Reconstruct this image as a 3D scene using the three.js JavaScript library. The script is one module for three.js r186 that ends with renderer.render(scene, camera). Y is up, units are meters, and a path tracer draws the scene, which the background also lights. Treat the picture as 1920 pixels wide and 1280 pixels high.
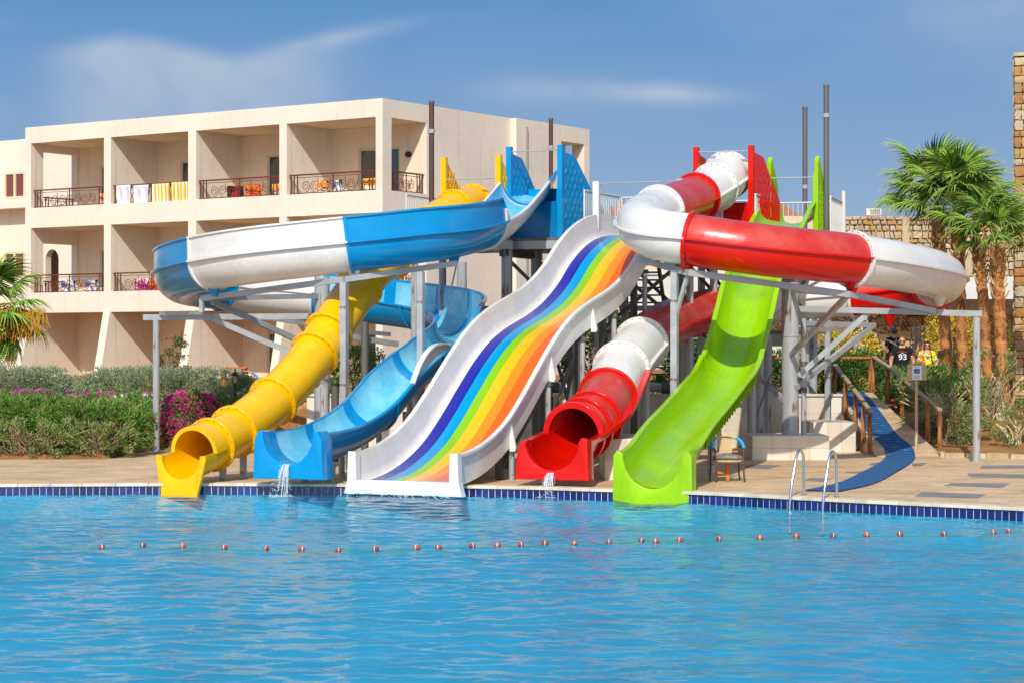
import * as THREE from 'three';
import { mergeGeometries, toCreasedNormals } from 'three/addons/utils/BufferGeometryUtils.js';
import { RoundedBoxGeometry } from 'three/addons/geometries/RoundedBoxGeometry.js';
import { MarchingCubes } from 'three/addons/objects/MarchingCubes.js';
import { FontLoader } from 'three/addons/loaders/FontLoader.js';
import { TextGeometry } from 'three/addons/geometries/TextGeometry.js';

// ---------------------------------------------------------------- camera, sky, sun, exposure
const scene = new THREE.Scene();
const FOCAL = 4000, EYE = 2.55, HORIZON = 650;            // focal length and horizon row, in pixels of the 1920 x 1280 photograph
const camera = new THREE.PerspectiveCamera(2 * Math.atan(640 / FOCAL) * 180 / Math.PI, 1.5, 0.5, 1500);
camera.position.set(0, EYE, 0);
camera.lookAt(0, EYE + (HORIZON - 640) / FOCAL * 100, -100);
const renderer = new THREE.WebGLRenderer({ antialias: true });
renderer.toneMapping = THREE.LinearToneMapping;
renderer.toneMappingExposure = 1.32;
renderer.shadowMap.enabled = true;
const SUN = new THREE.Vector3(-0.105, 0.618, 0.779).normalize();
const sun = new THREE.DirectionalLight(new THREE.Color(1.0, 0.94, 0.85), 3.1);
sun.position.copy(SUN).multiplyScalar(90).add(new THREE.Vector3(0, 0, -50));
sun.target.position.set(0, 0, -50);
sun.castShadow = true; sun.shadow.radius = 1; sun.shadow.mapSize.set(4096, 4096);
Object.assign(sun.shadow.camera, { left: -45, right: 45, top: 45, bottom: -45, near: 1, far: 220 });
scene.add(sun, sun.target);

// seeded random numbers and tileable noise
let seed = 12345;
const rnd = () => { seed = (seed + 0x6d2b79f5) | 0; let t = Math.imul(seed ^ (seed >>> 15), 1 | seed); t = (t + Math.imul(t ^ (t >>> 7), 61 | t)) ^ t; return ((t ^ (t >>> 14)) >>> 0) / 4294967296; };
const rr = (a, b) => a + (b - a) * rnd();
const reseed = (n) => { seed = n; };
const PERM = new Float32Array(4096); { reseed(77); for (let i = 0; i < 4096; i++) PERM[i] = rnd(); }
const hash2 = (x, y, k) => PERM[((x * 73 + y * 151 + k * 31) ^ (x * y + 17 * k)) & 4095];
const sm = (t) => t * t * (3 - 2 * t);
const clamp = (v, a = 0, b = 1) => Math.min(b, Math.max(a, v));
const sstep = (a, b, v) => sm(clamp((v - a) / (b - a)));
const lerp = (a, b, t) => a + (b - a) * t;
function vnoise(x, y, px, py, k = 0) {                    // value noise, periodic in px, py
  const xi = Math.floor(x), yi = Math.floor(y), fx = sm(x - xi), fy = sm(y - yi);
  const X0 = ((xi % px) + px) % px, X1 = (X0 + 1) % px, Y0 = ((yi % py) + py) % py, Y1 = (Y0 + 1) % py;
  return lerp(lerp(hash2(X0, Y0, k), hash2(X1, Y0, k), fx), lerp(hash2(X0, Y1, k), hash2(X1, Y1, k), fx), fy);
}
function fbm(u, v, f, oct = 5, k = 0, fy = f) { let s = 0, a = 0.5, n = 0; for (let o = 0; o < oct; o++) { s += a * vnoise(u * f, v * fy, f, fy, k + o); n += a; f *= 2; fy *= 2; a *= 0.5; } return s / n; }

// the sky: clear blue near the horizon band that the camera sees, thin cirrus, a broad pale glow around the sun
{
  const W = 2048, H = 2048, d = new Float32Array(W * H * 4);
  for (let j = 0; j < H; j++) {
    const el = ((j + 0.5) / H - 0.5) * Math.PI;
    for (let i = 0; i < W; i++) {
      const az = ((i + 0.5) / W - 0.5) * 2 * Math.PI;     // equirect: direction below
      const ce = Math.cos(el), dx = Math.cos(az) * ce, dz = Math.sin(az) * ce, dy = Math.sin(el);
      const e = Math.max(el, 0) * 57.3;
      const t = Math.pow(clamp((e - 1.5) / 8.5), 1.15), t2 = clamp((e - 8) / 60);
      let r = lerp(lerp(0.250, 0.074, t), 0.060, t2), g = lerp(lerp(0.350, 0.210, t), 0.17, t2), b = lerp(lerp(0.485, 0.440, t), 0.38, t2);
      if (el < 0) { r = 0.30; g = 0.32; b = 0.34; }
      else {
        // thin cirrus: faint streaks all round, a soft veil with a wavy upper edge over the hotel, a streak above the slides
        const azd = Math.atan2(dx, -dz) * 57.3; let c = 0;
        if (e < 60) {
          const n = fbm((azd + 180) / 360, (e + 10) / 100, 40, 4, 3, 34); c = sstep(0.45, 0.85, n) * 0.16 * sstep(0.5, 3, e) * (1 - sstep(40, 60, e));
          if (Math.abs(azd) < 24 && e < 14) {
            const fib = fbm((azd + 180 + 0.35 * e) / 360, e / 90, 420, 4, 7, 90), soft = fbm((azd + 180) / 360, e / 90, 120, 4, 9, 60), top = 8.1 + 0.22 * Math.sin(azd * 1.15 + 0.6) + 0.5 * (soft - 0.5) + 0.22 * sstep(-6, -3.5, azd);
            const side = sstep(-13.2, -10.6, azd) * (1 - sstep(-7.2, -3.2, azd)), under = sstep(top + 0.12, top - 0.45, e);
            c += side * under * (0.30 + 0.34 * fib) * (0.55 + 0.45 * sstep(5.2, 8, e));
            const streak = (a0, e0, sa, se, tilt, amp) => { const A = azd - a0, E = e - e0 - tilt * A; return amp * Math.exp(-(A * A) / (sa * sa) - (E * E) / (se * se)) * (0.35 + 1.1 * fib); };
            c += streak(-4.6, 8.25, 1.7, 0.20, 0.2, 0.34) + streak(3.9, 6.75, 1.9, 0.24, -0.05, 0.42) + streak(1.2, 6.85, 2.2, 0.4, 0, 0.2) + streak(12.5, 8.6, 3, 0.8, 0.1, 0.14);
          }
        }
        c = clamp(c, 0, 0.75);
        r = lerp(r, 0.50, c); g = lerp(g, 0.53, c); b = lerp(b, 0.57, c);
        const g0 = clamp(dx * SUN.x + dy * SUN.y + dz * SUN.z), gl = Math.pow(g0, 3) * 0.62 + Math.pow(g0, 14) * 0.5;
        r += gl * 1.0; g += gl * 0.95; b += gl * 0.85;
      }
      const o = (j * W + i) * 4; d[o] = r; d[o + 1] = g; d[o + 2] = b; d[o + 3] = 1;
    }
  }
  const t = new THREE.DataTexture(d, W, H, THREE.RGBAFormat, THREE.FloatType);
  t.mapping = THREE.EquirectangularReflectionMapping; t.magFilter = t.minFilter = THREE.LinearFilter; t.needsUpdate = true;
  scene.background = t; scene.environment = t;
}

// ---------------------------------------------------------------- helpers
const V = (x, y, depth) => new THREE.Vector3(x, y, -depth);                                     // depth = metres in front of the camera
const at = (px, py, depth) => V((px - 960) * depth / FOCAL, EYE + (HORIZON - py) * depth / FOCAL, depth);   // survey: a sighted point at a known distance
const onLevel = (px, py, y = 0) => at(px, py, FOCAL * (EYE - y) / (py - HORIZON));              // survey: a sighted point on a level
const UP = new THREE.Vector3(0, 1, 0);
const used = {};
const numbered = (n) => { const k = used[n] = (used[n] ?? -1) + 1; return k ? n + '_' + String(k).padStart(3, '0') : n; };
function mesh(name, geo, mat, parent) { const m = new THREE.Mesh(geo, mat); m.name = name; m.castShadow = m.receiveShadow = true; parent.add(m); return m; }
function thing(name, label, category, group) { const g = new THREE.Group(); g.name = numbered(name); g.userData = { label, category }; if (group) g.userData.group = group; scene.add(g); return g; }
function solo(name, geo, mat, label, category, group) { const m = mesh(numbered(name), geo, mat, scene); m.userData = { label, category }; if (group) m.userData.group = group; return m; }
function struct(name, geo, mat) { const m = mesh(numbered(name), geo, mat, scene); m.userData = { kind: 'structure' }; return m; }
function rebase(g, p) { g.position.copy(p); for (const c of g.children) c.position.sub(p); return g; }   // put a group's origin at the thing's base
const merge = (list) => mergeGeometries(list.map((g) => { const n = g.index ? g.toNonIndexed() : g.clone(); for (const k of Object.keys(n.attributes)) if (!['position', 'normal', 'uv', 'color'].includes(k)) n.deleteAttribute(k); return n; }), false);
function metreUV(geo) {                                                                          // uv in metres from the dominant side of each face
  const p = geo.attributes.position, n = geo.attributes.normal, uv = new Float32Array(p.count * 2);
  for (let i = 0; i < p.count; i++) {
    const ax = Math.abs(n.getX(i)), ay = Math.abs(n.getY(i)), az = Math.abs(n.getZ(i));
    if (ay >= ax && ay >= az) { uv[2 * i] = p.getX(i); uv[2 * i + 1] = p.getZ(i); } else if (ax >= az) { uv[2 * i] = p.getZ(i); uv[2 * i + 1] = p.getY(i); } else { uv[2 * i] = p.getX(i); uv[2 * i + 1] = p.getY(i); }
  }
  geo.setAttribute('uv', new THREE.BufferAttribute(uv, 2)); return geo;
}
const box = (w, h, d, r = 0) => metreUV(r ? new RoundedBoxGeometry(w, h, d, 2, r) : new THREE.BoxGeometry(w, h, d));
const boxAt = (x0, x1, y0, y1, z0, z1, r = 0) => box(x1 - x0, y1 - y0, z1 - z0, r).translate((x0 + x1) / 2, (y0 + y1) / 2, (z0 + z1) / 2);
function along(geo, a, b) {                                                                      // carries a geometry built along +Y (0..1 scaled to length) from a to b
  const d = b.clone().sub(a), q = new THREE.Quaternion().setFromUnitVectors(UP, d.clone().normalize());
  return geo.applyQuaternion(q).translate((a.x + b.x) / 2, (a.y + b.y) / 2, (a.z + b.z) / 2);
}
const pipe = (a, b, r, seg = 14, r2 = r) => along(new THREE.CylinderGeometry(r2, r, a.distanceTo(b), seg), a, b);
function beam(a, b, w, h) {                                                                      // a rectangular bar, h measured upwards
  const T = b.clone().sub(a), L = T.length(); T.normalize();
  let R = new THREE.Vector3().crossVectors(T, UP); if (R.lengthSq() < 1e-4) R.set(0.92, 0, 0.4); R.normalize();
  const U = new THREE.Vector3().crossVectors(R, T);
  return metreUV(new THREE.BoxGeometry(w, h, L)).applyMatrix4(new THREE.Matrix4().makeBasis(R, U, T.clone().negate())).translate((a.x + b.x) / 2, (a.y + b.y) / 2, (a.z + b.z) / 2);
}
const tubeOf = (pts, r, n = 24, seg = 7, closed = false) => new THREE.TubeGeometry(new THREE.CatmullRomCurve3(pts, closed, 'centripetal'), n, r, seg, closed);

function framesOf(pts, n) {
  const c = new THREE.CatmullRomCurve3(pts, false, 'centripetal', 0.5); c.arcLengthDivisions = 600;
  const out = []; let L = c.getLength();
  for (let i = 0; i <= n; i++) {
    const u = i / n, p = c.getPointAt(u), T = c.getTangentAt(u).normalize();
    const R = new THREE.Vector3().crossVectors(T, UP).normalize(), U = new THREE.Vector3().crossVectors(R, T).normalize();
    out.push({ p, T, R, U, s: u * L, u });
  }
  out.length_ = L; return out;
}
// sweeps a closed outline ([x, y] list, x along R, y along U) over frames; the outline may change from frame to frame
function sweep(frames, outline, crease = 0.7, caps = true) {
  const m = outline(frames[0], 0).length, pos = [], uv = [], idx = [];
  frames.forEach((f, i) => {
    const o = outline(f, i); let w = 0;
    for (let k = 0; k <= m; k++) {
      const q = o[k % m]; if (k) { const a = o[k - 1]; w += Math.hypot(q[0] - a[0], q[1] - a[1]); }
      pos.push(f.p.x + f.R.x * q[0] + f.U.x * q[1], f.p.y + f.R.y * q[0] + f.U.y * q[1], f.p.z + f.R.z * q[0] + f.U.z * q[1]); uv.push(w, f.s);
    }
  });
  const M = m + 1;
  for (let i = 0; i < frames.length - 1; i++) for (let k = 0; k < m; k++) { const a = i * M + k, b = a + 1, c = a + M, d = c + 1; idx.push(a, b, c, b, d, c); }
  if (caps) for (const i of [0, frames.length - 1]) {
    const o = outline(frames[i], i), tri = THREE.ShapeUtils.triangulateShape(o.map((q) => new THREE.Vector2(q[0], q[1])), []);
    for (const [a, b, c] of tri) i ? idx.push(i * M + a, i * M + b, i * M + c) : idx.push(i * M + a, i * M + c, i * M + b);
  }
  let g = new THREE.BufferGeometry(); g.setAttribute('position', new THREE.Float32BufferAttribute(pos, 3)); g.setAttribute('uv', new THREE.Float32BufferAttribute(uv, 2)); g.setIndex(idx);
  return toCreasedNormals(g, crease);
}
// a thin shell between two radii over an arc of angles, as an outline for sweep
function arcOutline(r0, r1, a0, a1, n) { const o = []; for (let i = 0; i <= n; i++) { const a = lerp(a0, a1, i / n); o.push([Math.cos(a) * r1, Math.sin(a) * r1]); } for (let i = n; i >= 0; i--) { const a = lerp(a0, a1, i / n); o.push([Math.cos(a) * r0, Math.sin(a) * r0]); } return o; }
function ringAt(f, r0, r1, w, seg = 40) {
  const pts = [[r0, -w / 2], [r1 - 0.008, -w / 2], [r1, -w / 2 + 0.008], [r1, w / 2 - 0.008], [r1 - 0.008, w / 2], [r0, w / 2], [r0, -w / 2]].map((q) => new THREE.Vector2(...q));
  return toCreasedNormals(new THREE.LatheGeometry(pts, seg), 0.6).applyMatrix4(new THREE.Matrix4().makeBasis(f.R, f.T, f.U).setPosition(f.p));
}
function boltsAt(f, r, w, n = 18) { const l = []; for (let i = 0; i < n; i++) { const a = (i + 0.5) / n * Math.PI * 2, c = f.p.clone().addScaledVector(f.R, Math.cos(a) * r).addScaledVector(f.U, Math.sin(a) * r); l.push(pipe(c.clone().addScaledVector(f.T, -w), c.clone().addScaledVector(f.T, w), 0.011, 6)); } return merge(l); }

// ---------------------------------------------------------------- textures and materials
function tex(w, h, fn, { srgb = true, rep = [1, 1] } = {}) {
  const d = new Uint8Array(w * h * 4);
  for (let j = 0; j < h; j++) for (let i = 0; i < w; i++) { const c = fn(i / w, j / h), o = (j * w + i) * 4; if (typeof c === 'number') d[o] = d[o + 1] = d[o + 2] = clamp(c) * 255; else { d[o] = clamp(c[0]) * 255; d[o + 1] = clamp(c[1]) * 255; d[o + 2] = clamp(c[2]) * 255; } d[o + 3] = 255; }
  const t = new THREE.DataTexture(d, w, h); t.wrapS = t.wrapT = THREE.RepeatWrapping; t.magFilter = THREE.LinearFilter; t.minFilter = THREE.LinearMipmapLinearFilter; t.generateMipmaps = true; t.repeat.set(...rep);
  if (srgb) t.colorSpace = THREE.SRGBColorSpace; t.needsUpdate = true; return t;
}
const reuse = (t, sx, sy = sx) => { const c = t.clone(); c.repeat.set(1 / sx, 1 / sy); c.needsUpdate = true; return c; };     // the same texture, sx by sy metres to a tile
const T_mottle = tex(512, 512, (u, v) => { const c = fbm(u, v, 4, 6, 1), f = fbm(u, v, 40, 3, 9); return 0.86 + 0.20 * (c - 0.5) + 0.10 * (f - 0.5) + 0.04; });
const T_gel = tex(512, 512, (u, v) => { const st = fbm(u, v, 46, 3, 15, 3), sp = fbm(u, v, 22, 4, 19); return 0.965 + 0.05 * (fbm(u, v, 4, 6, 1) - 0.5) * 2 + 0.025 * (fbm(u, v, 50, 3, 9) - 0.5) * 2 - 0.018 * sstep(0.56, 0.74, st) - 0.015 * sstep(0.64, 0.72, sp); });
const T_steel = tex(512, 512, (u, v) => { const n = fbm(u, v, 6, 5, 221), r = sstep(0.66, 0.76, fbm(u, v, 9, 5, 225)) * 0.75, g = 0.93 + (n - 0.5) * 0.16; return [lerp(g, 0.62, r), lerp(g, 0.42, r), lerp(g, 0.30, r)]; });
const T_mottleLin = tex(256, 256, (u, v) => 0.55 + 0.9 * (fbm(u, v, 6, 5, 21) - 0.5), { srgb: false });
const T_fine = tex(256, 256, (u, v) => fbm(u, v, 24, 4, 31), { srgb: false });
const T_chalk = tex(512, 512, (u, v) => { const g = hash2((u * 512) | 0, (v * 512) | 0, 3), n = fbm(u, v, 5, 6, 14), k = clamp(0.5 + (n - 0.5) * 0.75 + (g - 0.5) * 0.42, 0, 1); return lerp(0.0, 1, k); }, { srgb: false });
const L3 = (hex) => new THREE.Color(hex);
function std(hex, rough = 0.6, o = {}) { return new THREE.MeshStandardMaterial({ color: new THREE.Color(hex), roughness: rough, ...o }); }
function phys(hex, rough = 0.35, o = {}) { return new THREE.MeshPhysicalMaterial({ color: new THREE.Color(hex), roughness: rough, ...o }); }
const gel = (hex, rough = 0.28, s = 1.7) => phys(hex, rough, { map: reuse(T_gel, s), roughnessMap: reuse(T_mottleLin, s * 0.8), clearcoat: 0.08, clearcoatRoughness: 0.2, specularIntensity: 0.7, bumpMap: reuse(T_fine, 0.5), bumpScale: 0.0012 });
// worn gelcoat: chalky grain over the pigment, patches with their own outline
function chalked(hexA, hexB, amount, sx, sy = sx) {
  const a = new THREE.Color(hexA).convertLinearToSRGB(), b = new THREE.Color(hexB).convertLinearToSRGB(), d = T_chalk.image.data;
  const t = tex(512, 512, (u, v) => { const k = d[(((v * 512) | 0) * 512 + ((u * 512) | 0)) * 4] / 255 * amount; return [lerp(a.r, b.r, k), lerp(a.g, b.g, k), lerp(a.b, b.b, k)]; }); t.repeat.set(1 / sx, 1 / sy);
  return phys('#ffffff', 0.5, { map: t, roughnessMap: reuse(T_mottleLin, 1.1), bumpMap: reuse(T_fine, 0.4), bumpScale: 0.001 });
}
const M = {
  blue: gel('#008eca'), blueDeep: gel('#007cbc', 0.35), blueWorn: chalked('#2a9fc8', '#b4dbe4', 0.95, 1.3, 1.9), white: gel('#e4e1dc', 0.34), whiteWorn: chalked('#e2dfd9', '#cfc7ba', 0.5, 1.6),
  red: gel('#d81206', 0.28), redWorn: chalked('#bd130a', '#c4796c', 0.75, 1.2), yellow: gel('#f7bb05', 0.33), lime: gel('#93c600', 0.34, 2.3),
  steel: std('#b4b7b9', 0.45, { metalness: 0.15, map: reuse(T_steel, 1.6), roughnessMap: reuse(T_mottleLin, 1.2) }), steelDark: std('#6e6f6b', 0.6, { metalness: 0.25, map: reuse(T_mottle, 0.9) }),
  chrome: std('#d6d8da', 0.12, { metalness: 1 }), rust: std('#5d4438', 0.8, { map: reuse(T_mottle, 0.5) }), bolt: std('#6b5a36', 0.6), white2: std('#d6d4ce', 0.5, { map: reuse(T_gel, 1) }),
};
// ---------------------------------------------------------------- the setting: terrain, deck, pool, walls, ramp
const edgePts = [[-22, 36.6], [-15, 38.7], [-9.5, 39.5], [-4.8, 39.75], [0, 38.9], [1.5, 38.25], [3.3, 37.4], [5.5, 35.6], [8.1, 33.7], [11, 31.0], [13.6, 27.5]].map(([x, d]) => V(x, 0, d));
const edgeCurve = new THREE.CatmullRomCurve3(edgePts, false, 'centripetal'); edgeCurve.arcLengthDivisions = 800;
const edge = edgeCurve.getSpacedPoints(120);
function edgeDepth(x) { for (let i = 1; i < edge.length; i++) if (edge[i].x >= x) { const t = (x - edge[i - 1].x) / (edge[i].x - edge[i - 1].x); return -lerp(edge[i - 1].z, edge[i].z, t); } return 27.5; }
const WATER = -0.185;
const gardenY = (x, d) => {                                   // height of the planted ground behind the deck
  const g0 = 4.4 * sstep(-9.35, -8.75, x), left = 1.05 * sstep(48.3 + g0, 62, d) + 0.10 * sstep(47.6 + g0, 48.6 + g0, d), right = 0.18 * sstep(49.4, 50.2, d) + 0.85 * sstep(50, 58, d), mid = 1.22 * sstep(54.2, 54.4, d);
  const a = sstep(-7.2, -4.6, x), b = sstep(8.25, 8.5, x); const core = lerp(lerp(left, mid, a), right, b);
  return core - 0.10 * (1 - sstep(48.2 + g0, 49.0 + g0, d) * (x < -4.6 || x > 9.9 ? 1 : 0)) * (d < 54 ? 1 : 0) - (x > 8 && x < 10.1 && d < 60 ? 0.14 : 0) + 0.34 * sstep(61, 66, d) + (d > 48 ? 0.05 * (fbm((x + 60) / 120, d / 120, 60, 3, 4) - 0.5) : 0);
};
const T_soil = tex(512, 512, (u, v) => { const n = fbm(u, v, 5, 7, 41), p = fbm(u, v, 60, 2, 8); const k = 0.62 * n + 0.38 * p; return [0.50 + 0.42 * k, 0.38 + 0.40 * k, 0.26 + 0.34 * k]; });
const T_deck = tex(1024, 1024, (u, v) => {                    // 4 m of beige deck tiles, 0.5 x 0.25 m
  const col = Math.floor(u * 8), row = Math.floor(v * 16), off = (row % 2) * 0.5, c2 = Math.floor(u * 8 + off), gx = Math.abs(((u * 8 + off) % 1) - 0.5) * 2, gy = Math.abs(((v * 16) % 1) - 0.5) * 2;
  const tone = (hash2(c2 % 8, row, 5) - 0.5) * 0.075, n = (fbm(u, v, 8, 6, 51) - 0.5) * 0.10, f = (fbm(u, v, 90, 2, 6) - 0.5) * 0.08, j = (gx > 0.985 || gy > 0.965) ? -0.14 : 0, st = -0.05 * sstep(0.60, 0.74, fbm(u, v, 7, 5, 71));
  return [0.80 + tone + n + f + j + st, 0.67 + tone + n + f + j + st, 0.515 + tone + n + f + j * 0.9 + st];
});
{
  const g = new THREE.PlaneGeometry(1, 1, 240, 220), p = g.attributes.position, uv = g.attributes.uv;
  for (let i = 0; i < p.count; i++) {
    const a = (p.getX(i) + 0.5) * 2 - 1, t = p.getY(i) + 0.5, x = (Math.abs(a) < 0.8 ? a * 40 : Math.sign(a) * (32 + Math.pow((Math.abs(a) - 0.8) / 0.2, 3) * 600)), d = t < 0.8 ? 43.5 + t / 0.8 * 40 : 83.5 + Math.pow((t - 0.8) / 0.2, 3) * 900;
    p.setXYZ(i, x, gardenY(x, d), -d); uv.setXY(i, x / 3, d / 3);
  }
  g.computeVertexNormals();
  struct('ground', g, std('#d9b98c', 0.95, { map: T_soil, bumpMap: T_soil, bumpScale: 0.03 }));
}
{
  const sh = new THREE.Shape([[-70, -30], [70, -30], [70, 57], [-70, 57]].map((q) => new THREE.Vector2(...q)));
  const hole = new THREE.Path([...edge.map((e) => new THREE.Vector2(e.x, -e.z)), new THREE.Vector2(13.6, 2.5), new THREE.Vector2(-22, 2.5)]); sh.holes.push(hole);
  const g = new THREE.ShapeGeometry(sh); g.rotateX(-Math.PI / 2);
  T_deck.repeat.set(1 / 4, 1 / 4);
  struct('pool_deck', g, std('#ffffff', 0.75, { map: T_deck, bumpMap: T_mottleLin, bumpScale: 0.002 }));
}
// coping slabs along the far edge, and the blue waterline tiles below them
{
  const wall = new THREE.Group(); wall.name = 'pool_wall'; wall.userData = { kind: 'structure' }; scene.add(wall);
  const L = edgeCurve.getLength(), frame = (s) => { const u = clamp(s / L), p = edgeCurve.getPointAt(u), t = edgeCurve.getTangentAt(u); return { p, t, n: new THREE.Vector3(-t.z, 0, t.x) }; };   // n points into the pool
  const strip = (off, y0, y1) => { const pos = [], idx = []; for (let i = 0; i <= 160; i++) { const f = frame(L * i / 160), q = f.p.clone().addScaledVector(f.n, off); pos.push(q.x, y0, q.z, q.x, y1, q.z); if (i) idx.push(2 * i - 2, 2 * i, 2 * i - 1, 2 * i - 1, 2 * i, 2 * i + 1); } const g = new THREE.BufferGeometry(); g.setAttribute('position', new THREE.Float32BufferAttribute(pos, 3)); g.setIndex(idx); g.computeVertexNormals(); return metreUV(g); };
  mesh('tile_backing', strip(-0.004, -1.6, -0.012), std('#c9d2d8', 0.8), wall);
  reseed(5);
  const copMat = [std('#e8d9bf', 0.7, { map: reuse(T_mottle, 1.1) }), std('#e0cfb2', 0.7, { map: reuse(T_mottle, 0.8) })], slab = 0.6;
  for (let s = 0; s < L - slab; s += slab) {
    const a = frame(s + 0.004), b = frame(s + slab - 0.004), o = 0.035, w = 0.34, y1 = 0.012 + rr(-0.002, 0.002), y0 = -0.038;
    const P = (f, k, y) => f.p.clone().addScaledVector(f.n, k).setY(y);
    const q = [P(a, o, y0), P(b, o, y0), P(a, o, y1 - 0.008), P(b, o, y1 - 0.008), P(a, o - 0.01, y1), P(b, o - 0.01, y1), P(a, -w, y1), P(b, -w, y1), P(a, -w, y0), P(b, -w, y0)];
    const pos = q.flatMap((v) => [v.x, v.y, v.z]); const idx = [];
    for (let k = 0; k < 8; k += 2) idx.push(k, k + 1, k + 2, k + 1, k + 3, k + 2); idx.push(8, 9, 0, 9, 1, 0, 0, 2, 8, 2, 6, 8, 2, 4, 6, 1, 9, 3, 3, 9, 7, 3, 7, 5);
    let g = new THREE.BufferGeometry(); g.setAttribute('position', new THREE.Float32BufferAttribute(pos, 3)); g.setIndex(idx); g = g.toNonIndexed(); g.computeVertexNormals(); mesh('coping_slab', metreUV(g), copMat[rnd() < 0.5 ? 0 : 1], wall);
  }
  const tones = ['#141f66', '#182872', '#101a58', '#1d307c', '#14246a'].map((h) => phys(h, 0.18, { clearcoat: 0.5, clearcoatRoughness: 0.1, map: reuse(T_mottle, 0.7) }));
  const tg = box(0.109, 0.165, 0.014, 0.004), pitch = 0.122; let n = 0;
  for (let s = 7.2; s < L - 3 && n < 240; s += pitch, n++) {
    const f = frame(s), m = mesh('tile', tg, tones[(rnd() * 5) | 0], wall);
    m.position.copy(f.p).addScaledVector(f.n, 0.004 + rr(-0.001, 0.001)).setY(-0.122); m.rotation.y = Math.atan2(f.n.x, f.n.z) + rr(-0.006, 0.006);
  }
  const poolBlue = std('#00a2c6', 0.6, { map: reuse(T_mottle, 4) });
  mesh('lower_wall', strip(0.006, -1.6, -0.206), poolBlue, wall);
  const fl = new THREE.PlaneGeometry(40, 40).rotateX(-Math.PI / 2).translate(-4, -0.62, -22); struct('pool_floor', metreUV(fl), poolBlue);
  struct('pool_side_wall', merge([boxAt(13.6, 13.9, -1.6, -0.01, -28, -2.2), boxAt(-22.3, -22, -1.6, -0.01, -37, -2.2), boxAt(-22.3, 13.9, -1.6, -0.01, -2.5, -2.2)]), poolBlue);
}
{ // water: ripples as real relief, with a fine chop as bump
  reseed(99);
  const W = []; for (let i = 0; i < 54; i++) { const lam = 0.18 * Math.pow(5, Math.pow(rnd(), 1.35)), a = rr(-0.85, 0.85) + (rnd() < 0.15 ? 0.9 : 0), k = 2 * Math.PI / lam; W.push([k * Math.sin(a), k * Math.cos(a), rr(0, 6.28), 0.0030 * Math.pow(lam, 0.85)]); }
  const h = (x, z) => { let s = 0; for (const w of W) s += w[3] * Math.sin(w[0] * x + w[1] * z + w[2]); return s * (0.55 + 0.9 * vnoise(x * 0.25 + 40, z * 0.25 + 80, 256, 256, 2)); };
  const nx = 540, nz = 560, pos = new Float32Array((nx + 1) * (nz + 1) * 3), uv = new Float32Array((nx + 1) * (nz + 1) * 2), idx = [];
  for (let j = 0; j <= nz; j++) for (let i = 0; i <= nx; i++) { const x = lerp(-16, 13.6, i / nx), d = lerp(11, 40.3, j / nz), o = j * (nx + 1) + i; pos[3 * o] = x; pos[3 * o + 1] = WATER + h(x, -d); pos[3 * o + 2] = -d; uv[2 * o] = x; uv[2 * o + 1] = d; if (i < nx && j < nz) { idx.push(o, o + 1, o + nx + 1, o + 1, o + nx + 2, o + nx + 1); } }
  const g = new THREE.BufferGeometry(); g.setAttribute('position', new THREE.BufferAttribute(pos, 3)); g.setAttribute('uv', new THREE.BufferAttribute(uv, 2)); g.setIndex(idx); g.computeVertexNormals();
  const chop = tex(1024, 1024, (u, v) => 0.5 * fbm(u, v, 14, 5, 61, 30) + 0.35 * fbm(u + 0.3 * v, v, 34, 3, 65, 60) + 0.15 * fbm(u, v, 90, 2, 69), { srgb: false });
  const m = phys('#ffffff', 0.02, { transmission: 1, thickness: 0, ior: 1.33, specularIntensity: 0.68, bumpMap: reuse(chop, 3.1, 3.1), bumpScale: 0.006 });
  struct('pool_water', g, m);
  struct('pool_water', metreUV(merge([new THREE.PlaneGeometry(6, 29.3).rotateX(-Math.PI / 2).translate(-19, WATER, -25.65), new THREE.PlaneGeometry(35.6, 8.5).rotateX(-Math.PI / 2).translate(-4.2, WATER, -6.75)])), m);
}
// grey inlay tiles set into the deck
{
  reseed(8);
  const inl = [[[1842, 872], [1925, 872], [1925, 878], [1838, 878]], [[1815, 887], [1925, 889], [1925, 896], [1818, 893]], [[1785, 905], [1895, 906], [1878, 914], [1770, 910]], [[1730, 922], [1850, 926], [1835, 934], [1716, 930]], [[1408, 870], [1465, 872], [1440, 879], [1392, 876]], [[1636, 867], [1660, 866], [1656, 873], [1630, 871]], [[1710, 868], [1740, 867], [1728, 873], [1712, 874]], [[1590, 884], [1632, 882], [1624, 887], [1582, 886]], [[1520, 895], [1560, 897], [1545, 903], [1508, 900]]];
  const m = std('#8d8785', 0.8, { map: reuse(T_mottle, 1.2) });
  for (const q of inl) { const P = q.map(([x, y]) => onLevel(x, y, 0)); const pos = []; for (const k of [0, 1, 2, 0, 2, 3]) pos.push(P[k].x, 0.004, P[k].z); const g = new THREE.BufferGeometry(); g.setAttribute('position', new THREE.Float32BufferAttribute(pos, 3)); g.computeVertexNormals(); const s = struct('paving_inlay', metreUV(g), m); }
}
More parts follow.
